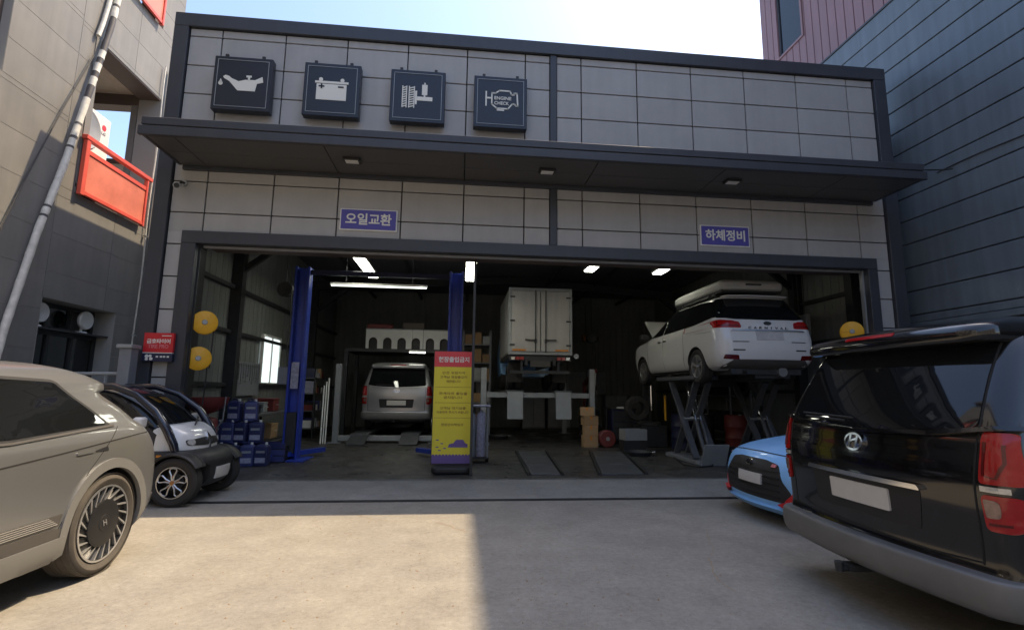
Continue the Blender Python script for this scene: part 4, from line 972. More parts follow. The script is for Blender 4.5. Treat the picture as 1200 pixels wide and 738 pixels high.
patch('badge_letter', T, 'front', [[(.020, .612), (.032, .616), (.022, .655), (.008, .658)], [(-.020, .658), (-.032, .654), (-.022, .615), (-.008, .612)], [(-.018, .626), (.018, .636), (.018, .646), (-.018, .636)]], M['chrome'], H, .024, skirt=.01)
patch('trim_emblem', T, 'front', [[(.37, .62), (.43, .62), (.44, .65), (.38, .65)]], M['pinkish'], H, .022)
patch('front_lip', T, 'front', rpoly([(-.74, .165), (.74, .165), (.78, .215), (-.78, .215)], .01), M['carblue'], H, .045, skirt=.05)
for s in (-1, 1):
    sd = 'left' if s > 0 else 'right'
    patch('red_lip', T, 'front', [[(s * .50, .262), (s * .68, .20), (s * .86, .165), (s * .87, .20), (s * .72, .25), (s * .60, .30)]], M['signred'], H, .05, skirt=.05)
    patch('red_accent', T, 'front', [[(s * .56, .295), (s * .62, .29), (s * .68, .37), (s * .665, .41), (s * .63, .36)]], M['signred'], H, .012, skirt=.02)
    patch('headlight', T, 'front', rpoly([(s * .60, .675), (s * .72, .71), (s * .86, .72), (s * .84, .645), (s * .68, .635)], .02), M['tint'], H, .006)
    patch('headlight_lens', T, 'front', rpoly([(s * .70, .66), (s * .80, .67), (s * .79, .70), (s * .70, .69)], .012), M['lampclear'], H, .010)
    patch('side_window', T, sd, rpoly([(-1.6, 1.0), (-1.4, 1.30), (-.3, 1.35), (.1, 1.27), (.75, .99)], .05), M['tint'], H, .006)
    for g_ in ([(.85, .9), (.8, .3)], [(-.3, .95), (-.35, .3)]): patch('door_gap', T, sd, strip(g_, .009), M['shut_and_shade'], H, .002, skirt=.004)
    for x in (-1.3, 1.35): wheel(H, x, s * .79, .32, .32, .22, .225, 'five')
    mr = shell([(.90, .05, -.05, .06), (.93, .09, -.08, .09), (1.0, .10, -.08, .09), (1.03, .06, -.05, .06)], 3, rr=.04, cr=.01, rf=.05, cf=.02, ns=3)
    mr.v = [(x + .62, y + s * .95, z) for x, y, z in mr.v]; mr.build('wing_mirror', M['black'], H, smooth=45)
bl = [(2.03 - .12, -.84), (2.03, -.5), (2.055, 0), (2.03, .5), (1.91, .84)]
patch('bonnet_gap', T, 'front', strip([(-.80, .715), (-.45, .745), (0, .755), (.45, .745), (.80, .715)], .008), M['shut_and_shade'], H, .002, skirt=.004)
patch('windscreen', T, 'front', rpoly([(-.70, .985), (.70, .985), (.55, 1.33), (-.55, 1.33)], .05), M['tint'], H, .006)
MB().box(-1.9, 1.9, -.65, .65, .16, .24).build('underbody', M['black'], H)

# ---------------------------------------------------------------- tiny two seater
th = math.radians(-2)
ox = -3.39 - (.84 * math.cos(th) + .50 * math.sin(th)); oy = 6.78 - (.84 * math.sin(th) - .50 * math.cos(th))
Q = thing('microcar', 'tiny black and white two seat electric car beside the champagne crossover', 'car', (ox, oy, 0), th)
_, T = body_from(shell([(.17, .36, -.95, 1.0), (.22, .44, -1.08, 1.10), (.34, .50, -1.14, 1.155), (.48, .53, -1.15, 1.16), (.57, .53, -1.14, 1.12), (.63, .50, -1.10, 1.02), (.66, .40, -1.0, .9)], 4, rr=.2, cr=.08, rf=.28, cf=.14, ns=10),
                 Q, M['black'], [(x, .28, .335, sy * .28, sy * .9) for x in (-.84, .84) for sy in (1, -1)], 'lower_body')
cab = shell([(.56, .44, -1.02, .92), (.66, .455, -1.02, .93), (.76, .455, -1.0, .91), (.86, .445, -.98, .85), (.92, .44, -.96, .76), (1.0, .43, -.94, .64), (1.15, .415, -.90, .46), (1.28, .40, -.86, .26), (1.38, .375, -.80, .04), (1.43, .33, -.72, -.18), (1.452, .2, -.6, -.35)], 4, rr=.16, cr=.06, rf=.26, cf=.12, ns=10)
co = cab.build('cabin', M['navygloss'], Q, smooth=45); Tc = bvh_of(co.data)
nose = patch('nose_panel', Tc, 'front', rpoly([(-.43, .60), (-.30, .565), (.30, .565), (.43, .60), (.45, .78), (.44, .92), (.0, .955), (-.44, .92), (-.45, .78)], .05), M['carwhite'], Q, .022, skirt=.03, grid=.03)
for s in (-1, 1): patch('nose_side', Tc, 'left' if s > 0 else 'right', rpoly([(.52, .62), (.89, .62), (.89, .80), (.72, .91), (.54, .86)], .05), M['carwhite'], Q, .014, skirt=.02, grid=.03)
Tn = bvh_of(nose.data)
patch('lamp_band', Tn, 'front', rpoly([(-.36, .70), (-.10, .685), (.10, .685), (.36, .70), (.37, .765), (.10, .785), (-.10, .785), (-.37, .765)], .025), M['black'], Q, .006, skirt=.01, grid=.03)
for s in (-1, 1):
    patch('headlight', Tn, 'front', [(s * .315 + .042 * math.cos(2 * PI * k / 18), .735 + .036 * math.sin(2 * PI * k / 18)) for k in range(18)], M['lampclear'], Q, .014, grid=.03)
dm = [[(-.055, .745), (0, .845), (0, .80), (-.026, .745)], [(-.055, .745), (-.026, .745), (0, .69), (0, .645)], [(.055, .745), (.026, .745), (0, .80), (0, .845)], [(.055, .745), (0, .645), (0, .69), (.026, .745)]]
patch('badge', Tn, 'front', dm, M['chrome'], Q, .020, skirt=.01, grid=.03)
patch('windscreen', Tc, 'front', rpoly([(-.40, .945), (.0, .965), (.40, .945), (.365, 1.33), (-.365, 1.33)], .04), M['tint'], Q, .008, skirt=.01)
patch('screen_edge', Tc, 'front', strip([(-.415, .935), (-.2, .952), (0, .957), (.2, .952), (.415, .935)], .014), M['galv'], Q, .012, skirt=.01)
MB().tube([(.84, -.18, .945), (.74, .05, .985), (.66, .22, 1.02)], .010, 6).build('wiper', M['black'], Q)
for s in (-1, 1):
    arch = [(.80, s * .47, .60), (.77, s * .49, .72), (.68, s * .50, .90), (.52, s * .49, 1.12), (.25, s * .46, 1.32), (-.05, s * .43, 1.42), (-.45, s * .42, 1.42), (-.75, s * .44, 1.30), (-.90, s * .47, 1.05), (-.98, s * .49, .80), (-1.0, s * .48, .62)]
    MB().tube(arch, [.04, .05, .052, .048, .044, .042, .042, .045, .05, .05, .04], 10).build('side_arch', M['navygloss'], Q, smooth=50)
    sd = 'left' if s > 0 else 'right'
    patch('side_window', Tc, sd, rpoly([(-.70, .90), (-.60, 1.28), (-.1, 1.35), (.25, 1.22), (.60, .92)], .05), M['tint'], Q, .006)
    patch('rear_side_panel', Tc, sd, rpoly([(-.95, .62), (-.90, .88), (-.72, .88), (-.60, .64)], .05), M['carwhite'], Q, .02, skirt=.02)
    mr = shell([(.93, .04, -.03, .04), (.95, .07, -.05, .06), (1.03, .08, -.05, .06), (1.06, .05, -.03, .04)], 3, rr=.03, cr=.01, rf=.04, cf=.02, ns=3)
    mr.v = [(x + .42, y + s * .62, z) for x, y, z in mr.v]; mr.build('wing_mirror', M['carwhite'], Q, smooth=45)
    MB().tube([(.45, s * .50, .95), (.43, s * .60, .97)], .014, 6).build('mirror_arm', M['black'], Q)
    for x in (-.84, .84):
        wheel(Q, x, s * .50, .285, .285, .15, .185, 'loop')
        fd = MB(); pr = [(.315, -.10), (.335, -.115), (.35, -.10), (.362, 0), (.35, .10), (.335, .115), (.315, .10), (.325, 0)]
        vs = []; n = 20; m_ = len(pr)
        for k in range(n + 1):
            a = math.radians(32 + 148 * k / n) if x > 0 else math.radians(0 + 172 * k / n)
            for r, h in pr: vs.append((x + r * math.cos(a), s * .50 + h, .28 + r * math.sin(a)))
        fd.add(vs, [(k * m_ + i, k * m_ + (i + 1) % m_, (k + 1) * m_ + (i + 1) % m_, (k + 1) * m_ + i) for k in range(n) for i in range(m_)] + [tuple(range(m_)), tuple(range(n * m_, n * m_ + m_))])
        fd.build('mudguard', M['black'], Q, smooth=50)
    patch('side_marker', T, sd, [[(.60, .575), (.66, .575), (.66, .60), (.60, .60)]], M['amber'], Q, .006)
patch('number_plate', T, 'front', [[(-.17, .28), (.17, .28), (.17, .42), (-.17, .42)]], M['plate'], Q, .016, skirt=.012)
patch('tail_lamp', Tc, 'rear', [(.0 + .09 * math.cos(2 * PI * k / 18), .78 + .05 * math.sin(2 * PI * k / 18)) for k in range(18)], M['lampred'], Q, .01)

# ---------------------------------------------------------------- box truck on the four post lift
TZ = 1.45
K = thing('box_truck', 'white box truck raised on the four post lift showing its rear doors', 'truck', (2.14, 13.5, TZ))
bx = lambda n, m, p, *a, **k: MB().box(*a).build(n, m, p, **k)
bx('cargo_box', M['truckwhite'], K, -.86, .86, .07, 3.1, .98, 2.74, bevel=.02)
fr = MB().box(-.87, -.79, 0, .07, .94, 2.76).box(.79, .87, 0, .07, .94, 2.76).box(-.79, .79, 0, .07, 2.67, 2.76).box(-.79, .79, 0, .07, .94, 1.02)
fr.build('rear_frame', M['galv'], K, bevel=.008)
for s in (-1, 1):
    d = bx('cargo_door', M['truckwhite'], K, min(s * .012, s * .785), max(s * .012, s * .785), -.012, .05, 1.025, 2.665, bevel=.008)
    MB().tube([(s * .14, -.03, 1.0), (s * .14, -.03, 2.69)], .014, 8).build('lock_rod', M['darksteel'], d)
    MB().bar((s * .14, -.045, 1.33), (s * .42, -.045, 1.34), .03, .03).box(s * .14 - .03, s * .14 + .03, -.05, -.02, 1.25, 1.36).build('door_handle', M['darksteel'], d)
    for z in (1.2, 1.85, 2.5): bx('hinge', M['darksteel'], d, min(s * .70, s * .83), max(s * .70, s * .83), -.03, -.013, z - .02, z + .02)
    bx('amber_strip', M['amber'], d, min(s * .40, s * .76), max(s * .40, s * .76), -.016, -.0125, 1.04, 1.09)
    for k, m in enumerate(('lampclear', 'lampred', 'lampred')): bx('tail_lamp', M[m], K, s * (.74 - .12 * k) - .05, s * (.74 - .12 * k) + .05, -.02, .04, .80, .88, bevel=.006)
    bx('mudflap', M['rubber'], K, s * .62 - .2, s * .62 + .2, .55, .57, .22, .75)
    for x in (.50, .76): wheel(K, s * x if False else s * x, .95 + .0001, .34, .34, .17, .2, 'five') if False else None
for s in (-1, 1):
    W = MB()
    for xo in (.52, .74):
        t = MB().lathe([(.18, -.08), (.21, -.085), (.32, -.08), (.34, -.06), (.34, .06), (.32, .08), (.21, .085), (.18, .08)], 32, 'x', (s * xo, .98, .34), True)
        t.build('tyre', M['rubber'], K, smooth=40)
    MB().lathe([(0, 0), (.18, 0), (.18, .05), (0, .05)], 24, 'x', (s * .80, .98, .34)).build('rim', M['greypaint'], K)
    t = MB().lathe([(.18, -.08), (.21, -.085), (.32, -.08), (.34, -.06), (.34, .06), (.32, .08), (.21, .085), (.18, .08)], 32, 'x', (s * .72, 3.5, .34), True); t.build('tyre', M['rubber'], K, smooth=40)
    bx('chassis_rail', M['darksteel'], K, s * .38 - .04, s * .38 + .04, .02, 4.2, .66, .84)
    bx('underrun_bar_stay', M['darksteel'], K, s * .5 - .03, s * .5 + .03, .06, .12, .5, .78)
bx('light_bar', M['darksteel'], K, -.84, .84, .042, .08, .78, .90)
bx('underrun_bar', M['darksteel'], K, -.80, .80, .02, .058, .44, .52)
bx('number_plate', M['darkclad'], K, -.27, .27, .0, .041, .62, .78)
bx('floor_beam', M['darksteel'], K, -.84, .84, .1, 3.0, .86, .975)
cbx = shell([(.45, .80, 3.2, 4.75), (.9, .84, 3.2, 4.80), (1.2, .84, 3.2, 4.76), (1.9, .76, 3.25, 4.35), (2.0, .66, 3.35, 4.2)], 3, rr=.08, cr=.01, rf=.2, cf=.08, ns=6)
RZ = Matrix.Rotation(PI / 2, 4, 'Z'); cbx.v = [tuple(RZ @ Vector(v)) for v in cbx.v]; cbx.build('cab', M['carblue'], K, smooth=40)
MB().lathe([(0, -.01), (.07, -.01), (.07, .02), (0, .02)], 16, 'y', (.98, .02, .92)).build('side_marker', M['galv'], K)
MB().tube([(.86, .05, .92), (.95, .02, .92)], .012, 6).build('marker_arm', M['darksteel'], K)

# ================================================================ WORKSHOP EQUIPMENT
ZF = .011
def fixture(label, x0, x1, y0, y1, z, m='tube', group='lit fluorescent lamps under the workshop roof'):
    L = thing('fluorescent_lamp', label, 'lamp', ((x0 + x1) / 2, (y0 + y1) / 2, z), 0, group)
    wbox('housing', M['white'], L, x0 - .015, x1 + .015, y0 - .015, y1 + .015, z + .012, z + .06)
    if x1 - x0 > .15 and y1 - y0 > .15:
        nx = 2
        for k in range(nx): wbox('diffuser', M[m], L, x0 + (x1 - x0) * k / nx + .006, x0 + (x1 - x0) * (k + 1) / nx - .006, y0, y1, z - .012, z + .011)
    else: wbox('diffuser', M[m], L, x0, x1, y0, y1, z - .012, z + .011)
    for t in (.15, .85):
        xx, yy = ((x0 + x1) / 2, y0 + (y1 - y0) * t) if y1 - y0 > x1 - x0 else (x0 + (x1 - x0) * t, (y0 + y1) / 2)
        MB().tube([(xx, yy, z + .06), (xx, yy, 5.0)], .006, 5).build('hanger', M['darksteel'], L, world=True)
    return L
fixture('lit twin tube lamp above the left blue lift column', -2.33, -2.10, 10.82, 12.8, 4.2)
fixture('lit twin tube lamp in line with the centre guide post', .09, .30, 10.82, 12.8, 4.2)
fixture('lit twin tube lamp above the right rear corner of the truck', 2.85, 3.06, 10.9, 11.45, 4.22)
fixture('lit twin tube lamp left of the white roof box', 4.5, 4.72, 10.9, 11.45, 4.22)
fixture('long thin lit tube hung across the two post lift', -2.9, -.80, 11.48, 11.53, 3.71, 'dimlit')
fixture('short lit tube low above the silver van', -1.46, -1.02, 15.0, 15.06, 2.50, 'tube')

# blue two post lift
L = thing('two_post_lift', 'tall blue two post car lift with overhead beam and floor arms', 'lift', (-1.65, 10.9, 0))
for x, s in ((-3.32, 1), (-.12, -1)):
    p = MB().box(x - .15, x + .15, 10.95, 11.02, ZF, 3.95).box(x - .15, x - .10, 10.78, 10.95, ZF, 3.95).box(x + .10, x + .15, 10.78, 10.95, ZF, 3.95)
    po = p.build('column', M['liftblue'], L, bevel=.008, world=True)
    wbox('carriage', M['darksteel'], L, x - .095, x + .095, 10.74, 10.94, .15, .95, .01)
    wbox('base_plate', M['liftblue'], L, x - .35, x + .35, 10.55, 11.25, ZF, ZF + .03, .005)
    MB().bar((x, 10.75, .14), (x - .75, 10.15 if s > 0 else 11.7, .12), .12, .09).build('swing_arm', M['liftblue'], L, world=True)
    MB().bar((x, 10.75, .14), (x + .4, 11.8, .12), .12, .09).build('swing_arm', M['liftblue'], L, world=True)
    wbox('sticker', M['whitelabel'], po, x - .075, x + .075, 10.772, 10.7775, 1.42, 1.95)
wbox('overhead_beam', M['navy'], L, -3.169, -.271, 10.86, 10.95, 3.80, 3.90, .008)
wbox('control_box', M['greypaint'], L, -3.66, -3.472, 10.8, 10.98, 1.5, 1.85, .01)

def four_post(label, xa, xb, ya, yb, h, zt, matp, flap):
    F = thing('four_post_lift', label, 'lift', ((xa + xb) / 2, (ya + yb) / 2, 0), 0, 'four post lifts at the back')
    for x in (xa, xb):
        for y in (ya, yb):
            wbox('post', M[matp], F, x - .075, x + .075, y - .075, y + .075, ZF, h, .01)
            wbox('foot', M[matp], F, x - .17, x + .17, y - .17, y + .17, ZF, ZF + .025)
    for y in (ya, yb): wbox('cross_beam', M['galv'], F, xa + .076, xb - .076, y - .06, y + .06, zt - .20, zt - .06, .008)
    xm = (xa + xb) / 2
    for x in (xm - .66, xm + .66):
        wbox('runway', M['plate_steel'], F, x - .24, x + .24, ya - .15, yb + .15, zt - .058, zt, .006)
        if flap: MB().cbox((x, ya - .22, zt - .40), (.42, .03, .72), Matrix.Rotation(math.radians(-4), 3, 'X')).build('ramp_flap', M['galv'], F, world=True)
        else: MB().cbox((x, ya - .45, zt * .45), (.46, .62, .025), Matrix.Rotation(math.radians(16), 3, 'X')).build('ramp_flap', M['plate_steel'], F, world=True)
    return F
four_post('grey four post lift carrying the box truck with hanging ramp flaps', .66, 3.66, 14.0, 17.8, 2.05, 1.448, 'galv', True)
four_post('grey four post lift lowered under the silver van', -3.25, -.62, 14.3, 19.3, 2.1, .265, 'greypaint', False)

# scissor lift under the white van
S = thing('scissor_lift', 'scissor lift with crossed grey arms holding up the white van', 'lift', (5.77, 11.2, 0))
for x in (5.02, 6.52):
    wbox('base_frame', M['greypaint'], S, x - .28, x + .28, 9.95, 11.6, ZF, .09, .01)
    wbox('platform', M['plate_steel'], S, x - .28, x + .28, 10.1, 12.0, 1.70, 1.78, .01)
    for dx, sg in ((-.20, 1), (.20, 1), (-.13, -1), (.13, -1)):
        ya, yb = (10.2, 11.3) if sg > 0 else (11.3, 10.2)
        MB().bar((x + dx, ya, .12), (x + dx, yb, 1.66), .05, .13, (1, 0, 0)).build('scissor_arm', M['armgrey'], S, world=True)
    for dx in (-.06, .06):
        MB().tube([(x + dx + .1, 10.3, .18), (x + dx + .1, 10.65, .85)], .045, 10).build('ram_body', M['armgrey'], S, smooth=45, world=True)
        MB().tube([(x + dx + .1, 10.65, .85), (x + dx + .1, 10.95, 1.45)], .025, 10).build('ram_rod', M['chrome'], S, smooth=45, world=True)
    MB().cbox((x + .02, 9.85, .22), (.50, .03, .46), Matrix.Rotation(math.radians(24), 3, 'X')).build('ramp_flap', M['galv'], S, world=True)
    MB().tube([(x - .2, 10.75, .89), (x + .2, 10.75, .89)], .05, 10).build('pivot_pin', M['steel'], S, world=True)
    for y in (10.4, 11.6): wbox('lift_pad', M['rubber'], S, x - .12, x + .12, y - .08, y + .08, 1.781, 1.86)
wb = wbox('wheel_jack_beam', M['darksteel'], S, 5.31, 6.23, 11.1, 11.3, 1.58, 1.70)

# floor ramps let into the floor
for lab, pts in (('left steel ramp plate set into the workshop floor', (1.21, 1.80, 1.36, 2.08)), ('right steel ramp plate set into the workshop floor', (2.44, 3.28, 3.12, 3.93))):
    fr_ = thing('floor_ramp', lab, 'ramp', ((pts[0] + pts[1]) / 2, 8.88, ZF), 0, 'steel ramp plates in the workshop floor')
    def e(t): return pts[0] + (pts[2] - pts[0]) * t, pts[1] + (pts[3] - pts[1]) * t, 8.88 + 3.3 * t
    for t0, t1 in ((0, .33), (.34, .67), (.68, 1.0)):
        a0, b0, y0 = e(t0); a1, b1, y1 = e(t1)
        vs = [(a0 + .05, y0, ZF), (b0 - .05, y0, ZF), (b1 - .05, y1, ZF), (a1 + .05, y1, ZF)]
        MB().add(vs + [(x, y, ZF + .025) for x, y, z in vs], [(0, 3, 2, 1), (4, 5, 6, 7), (0, 1, 5, 4), (1, 2, 6, 5), (2, 3, 7, 6), (3, 0, 4, 7)]).build('ramp_plate', M['plate_steel'], fr_, bevel=.004, world=True)
    for k in (0, 1):
        (q0, q1) = ((e(0)[k], e(0)[2]), (e(1)[k], e(1)[2]))
        MB().bar((q0[0], q0[1], ZF + .025), (q1[0], q1[1], ZF + .025), .045, .05).build('edge_rail', M['black'], fr_, world=True)

# banner stand
B = thing('banner_stand', 'tall yellow and red no entry banner on a dark water base', 'sign', (-.10, 9.15, 0))
bs = shell([(ZF, .30, -.16, .16), (.05, .34, -.19, .19), (.11, .34, -.19, .19), (.15, .28, -.13, .13), (.16, .2, -.1, .1)], 3, rr=.12, cr=.02, rf=.12, cf=.02, ns=6)
bs.v = [(-y - .10, x + 9.15, z) for x, y, z in bs.v]; bs.build('base', M['black'], B, smooth=45, world=True)
wbox('frame', M['darksteel'], B, -.455, .245, 9.155, 9.175, .165, 2.115)
wbox('header_panel', M['bannerred'], B, -.445, .235, 9.140, 9.1535, 1.835, 2.105)
wbox('text_panel', M['yellow'], B, -.445, .235, 9.141, 9.1535, .305, 1.833)
wbox('footer_panel', M['mauveprint'], B, -.445, .235, 9.1405, 9.1535, .175, .303)
put_text(fit_text('현장출입금지', .54, .10, .004, .03), M['signwhite'], B, (-.105, 9.138, 1.965))
for s_, z, wd in (('안전 위험지역', .40, 1.73), ('고객님 현장출입이', .48, 1.655), ('제한됩니다', .26, 1.58), ('관계자외 출입을', .50, 1.37), ('금지합니다', .34, 1.30), ('고객님 대기실을', .46, 1.115), ('이용하여 주시기 바랍니다', .56, 1.045), ('현장관리책임자', .40, .83)):
    ws = s_.split(' '); tot = sum(len(q) for q in ws) + .45 * (len(ws) - 1); x_ = -.105 - z / 2
    for q in ws:
        wq = z * len(q) / tot
        put_text(fit_text(q, wq * .97, .048, .003, .012), M['brownprint'], B, (x_ + wq / 2, 9.139, wd)); x_ += wq + z * .45 / tot
for z in (1.475, 1.205, .945): wbox('rule_line', M['brownprint'], B, -.42, .21, 9.1392, 9.1408, z, z + .006)
cs = [(-.17, .445), (-.15, .50), (-.08, .515), (-.03, .575), (.09, .575), (.13, .515), (.17, .50), (.17, .445)]
MB().prism(cs, lambda u, v, w_: (u, 9.1408 - w_, v), .002).build('car_print', M['mauveprint'], B, world=True)
pb = MB()
for x, z in ((-.38, .56), (-.30, .50), (-.38, .44), (-.25, .42), (-.34, .385)): pb.box(x, x + .05, 9.139, 9.1408, z, z + .018)
for k in range(12): pb.prism(circ(-.42 + .057 * k, .305, .026, 8), lambda u, v, w_: (u, 9.1404 - w_, v), .0015)
pb.build('pattern_print', M['mauveprint'], B, world=True)

# cart with cylinders behind the banner
Cc = thing('gas_cart', 'steel service cart with two tall pale cylinders behind the banner', 'cart', (.36, 10.6, 0))
wbox('tray', M['darksteel'], Cc, .12, .62, 10.4, 10.8, .08, .12, .01)
wbox('top_shelf', M['whitelabel'], Cc, .10, .64, 10.38, 10.82, 1.10, 1.14, .01)
for x in (.15, .59):
    for y in (10.43, 10.77): MB().tube([(x, y, .12), (x, y, 1.12)], .015, 8).build('upright', M['galv'], Cc, world=True)
    MB().lathe([(0, -.03), (.05, -.03), (.05, .03), (0, .03)], 14, 'x', (x, 10.6, .061)).build('castor', M['rubber'], Cc, world=True)
for x, m in ((.26, 'galv'), (.46, 'whitelabel')):
    MB().lathe([(0, .121), (.09, .121), (.095, .15), (.095, .92), (.07, .98), (.03, 1.0), (.03, 1.05), (0, 1.05)], 20, 'z', (x, 10.58, 0)).build('cylinder', M[m], Cc, smooth=45, world=True)

# oil cans, pile of jerry cans
J = thing('oil_can', 'blue oil can at the front left foot of the pile', 'can', (-4.36, 10.05, ZF), .1, 'blue oil cans piled by the blue lift')
def build_can(J):
    s = shell([(0, .13, -.105, .105), (.02, .14, -.115, .115), (.33, .14, -.115, .115), (.37, .11, -.09, .09), (.385, .06, -.05, .05)], 3, rr=.03, cr=.004, rf=.03, cf=.004, ns=3)
    s.v = [(-y, x, z) for x, y, z in s.v]
    s.build('container', M['blueplastic'], J, smooth=45)
    MB().lathe([(0, .378), (.028, .378), (.028, .42), (0, .42)], 14, 'z', (.07, 0, 0)).build('cap', M['white'], J)
    MB().tube([(-.09, 0, .37), (-.08, 0, .415), (.0, 0, .42), (.02, 0, .375)], .013, 6).build('handle', M['blueplastic'], J, smooth=50)
    MB().box(-.105, .105, -.1215, -.1175, .06, .15).build('label', M['whitelabel'], J)
    MB().box(-.09, .09, -.1215, -.1175, .235, .275).build('brand_strip', M['galv'], J)
build_can(J)
def dup(r0, loc, rz, label):
    r = r0.copy(); COL.objects.link(r); r.location = loc; r.rotation_euler = (0, 0, rz); r['label'] = label
    for ch in list(r0.children):
        c = ch.copy(); COL.objects.link(c); c.parent = r
    r.scale = (.86, .86, 1.0)
    return r
J.scale = (.86, .86, 1.0)
cans = [(-3.80, 10.04, 0, -.15, 'blue oil can in the bottom row, second from the left'), (-3.47, 10.08, 0, .12, 'blue oil can in the bottom row, third from the left'), (-3.16, 10.12, 0, -.05, 'blue oil can in the bottom row nearest the lift column'),
        (-4.42, 10.20, 0, .3, 'blue oil can at the far left of the bottom row'), (-4.05, 10.32, .39, .0, 'blue oil can in the middle row, second from the left'), (-3.74, 10.30, .39, -.2, 'blue oil can in the middle row, third from the left'), (-3.43, 10.33, .39, .1, 'blue oil can in the middle row nearest the lift column'),
        (-4.36, 10.35, .39, .15, 'blue oil can at the far left of the middle row'), (-3.98, 10.40, .78, -.1, 'blue oil can topmost on the left of the pile'), (-3.62, 10.41, .78, .2, 'blue oil can topmost on the right of the pile')]
for x, y, z, r, lab in cans: dup(J, (-4.10 + (x + 3.8) * .80, y, ZF + z), r, lab)
for k, (x, lab) in enumerate(((-4.2, 'dark pallet crate hidden behind the oil cans on the left'), (-3.6, 'dark pallet crate hidden behind the oil cans on the right'))):
    pc = thing('pallet_crate', lab, 'crate', (x, 10.68, ZF), 0, 'crates carrying the upper oil cans')
    for i, z in enumerate((.02, .14, .26)):
        for y in (-.20, .18): MB().box(-.29, .29, y, y + .02, z, z + .10).build('slat', M['blueplastic'], pc)
    MB().box(-.29, .29, -.179, .179, .0, .30).build('contents', M['black'], pc)
# red drum, drain trolley
U = thing('drain_trolley', 'dull red oil drain trolley with a wide bowl beside the microcar', 'trolley', (-4.42, 9.6, ZF))
MB().lathe([(0, .10), (.20, .10), (.21, .14), (.21, .82), (.18, .88), (.06, .90), (.05, .95), (.20, 1.0), (.33, 1.12), (.36, 1.24), (.345, 1.24), (.30, 1.13), (.06, 1.0), (0, 1.0)], 24).build('tank', M['redsteel'], U, smooth=45)
for k in range(3):
    a = k * 2.1; MB().lathe([(0, -.02), (.05, -.02), (.05, .02), (0, .02)], 12, 'x', (.2 * math.cos(a), .2 * math.sin(a), .05)).build('castor', M['rubber'], U)
MB().tube([(.18, -.1, .6), (.34, -.1, .85), (.36, -.1, 1.25)], .014, 6).build('push_handle', M['steel'], U)
gb = thing('grey_tool_case', 'grey tool case on a stand left of the red drain trolley', 'case', (-4.66, 9.0, ZF))
MB().box(-.2, .2, -.12, .12, .78, .95).build('case_body', M['galv'], gb, bevel=.02)
MB().box(-.06, .06, -.135, -.121, .93, .96).build('case_handle', M['black'], gb)
for x in (-.17, .17): MB().tube([(x, 0, 0), (x, 0, .78)], .015, 6).build('stand_leg', M['darksteel'], gb)

# hose reels
def reel(x, y, z, label, rx):
    r = thing('hose_reel', label, 'hose reel', (x, y, z), .42 if rx > 0 else -.6, 'yellow hose reels on the inner jambs')
    s_ = MB()
    MB().lathe([(.0, -.045), (.05, -.055), (.08, -.045), (.175, -.04), (.19, -.03), (.19, -.02), (.17, -.015), (.0, -.015)], 36, 'y').build('front_flange', M['hose'], r, smooth=40)
    MB().lathe([(.0, .10), (.175, .10), (.19, .11), (.19, .12), (0, .12)], 36, 'y').build('back_flange', M['hose'], r, smooth=40)
    MB().lathe([(.13, -.014), (.14, .0), (.13, .015), (.14, .03), (.13, .045), (.14, .06), (.13, .075), (.13, .099)], 24, 'y').build('hose_coil', M['black'], r, smooth=60)
    MB().lathe([(.0, -.075), (.035, -.075), (.045, -.052), (0, -.052)], 16, 'y').build('hub', M['galv'], r, smooth=40)
    for k in range(6):
        a = 2 * PI * k / 6; MB().bar((.05 * math.cos(a), -.048, .05 * math.sin(a)), (.165 * math.cos(a), -.043, .165 * math.sin(a)), .012, .012, (0, 1, 0)).build('flange_rib', M['hose'], r)
    MB().box(-.03, .03, .121, .20, -.05, .05).build('bracket', M['darksteel'], r)
    MB().tube([(.13 if rx > 0 else -.13, .04, 0), (.135 * rx, .04, -.3), (.12 * rx, .05, -.75)], .011, 6).build('hose_end', M['black'], r, smooth=50)
reel(-4.19, 8.78, 2.475, 'upper yellow hose reel inside the left jamb', 1)
reel(-4.235, 8.78, 1.885, 'lower yellow hose reel inside the left jamb', 1)
reel(7.30, 8.80, 2.60, 'yellow hose reel inside the right jamb above the black van', -1)
# boxes
cb_ = [(3.42, 13.35, 0, .36, .30, .30, .05, 'cardboard box at the bottom of the stack by the lift post'), (3.44, 13.36, .30, .36, .30, .26, -.06, 'cardboard box second from the bottom of the stack'), (3.43, 13.37, .56, .38, .30, .24, .08, 'cardboard box third from the bottom of the stack'), (3.36, 13.36, .80, .36, .28, .22, -.22, 'tilted cardboard box on top of the stack')]
for x, y, z, a, b, h, r, lab in cb_:
    c = thing('cardboard_box', lab, 'box', (x, y, ZF + z), r, 'cardboard boxes stacked by the lift post')
    MB().box(-a / 2, a / 2, -b / 2, b / 2, 0, h - .004).build('carton', M['cardboard'], c, bevel=.005)
    MB().box(-a / 2 + .001, a / 2 - .001, -.025, .025, h - .0035, h - .0015).box(-.025, .025, -b / 2 - .0015, -b / 2 - .0005, h * .6, h - .004).build('tape', M['amber'], c)
rd = thing('hose_drum', 'round dull red cable drum on the floor beside the cardboard boxes', 'drum', (3.86, 13.3, ZF))
MB().lathe([(0, -.12), (.20, -.12), (.22, -.10), (.20, -.08), (.12, -.07), (.12, .07), (.20, .08), (.22, .10), (.20, .12), (0, .12)], 26, 'y', (0, 0, .22)).build('reel_body', M['redsteel'], rd, smooth=45)
MB().lathe([(0, -.14), (.05, -.14), (.05, -.121), (0, -.121)], 16, 'y', (0, 0, .22)).build('hub', M['galv'], rd)
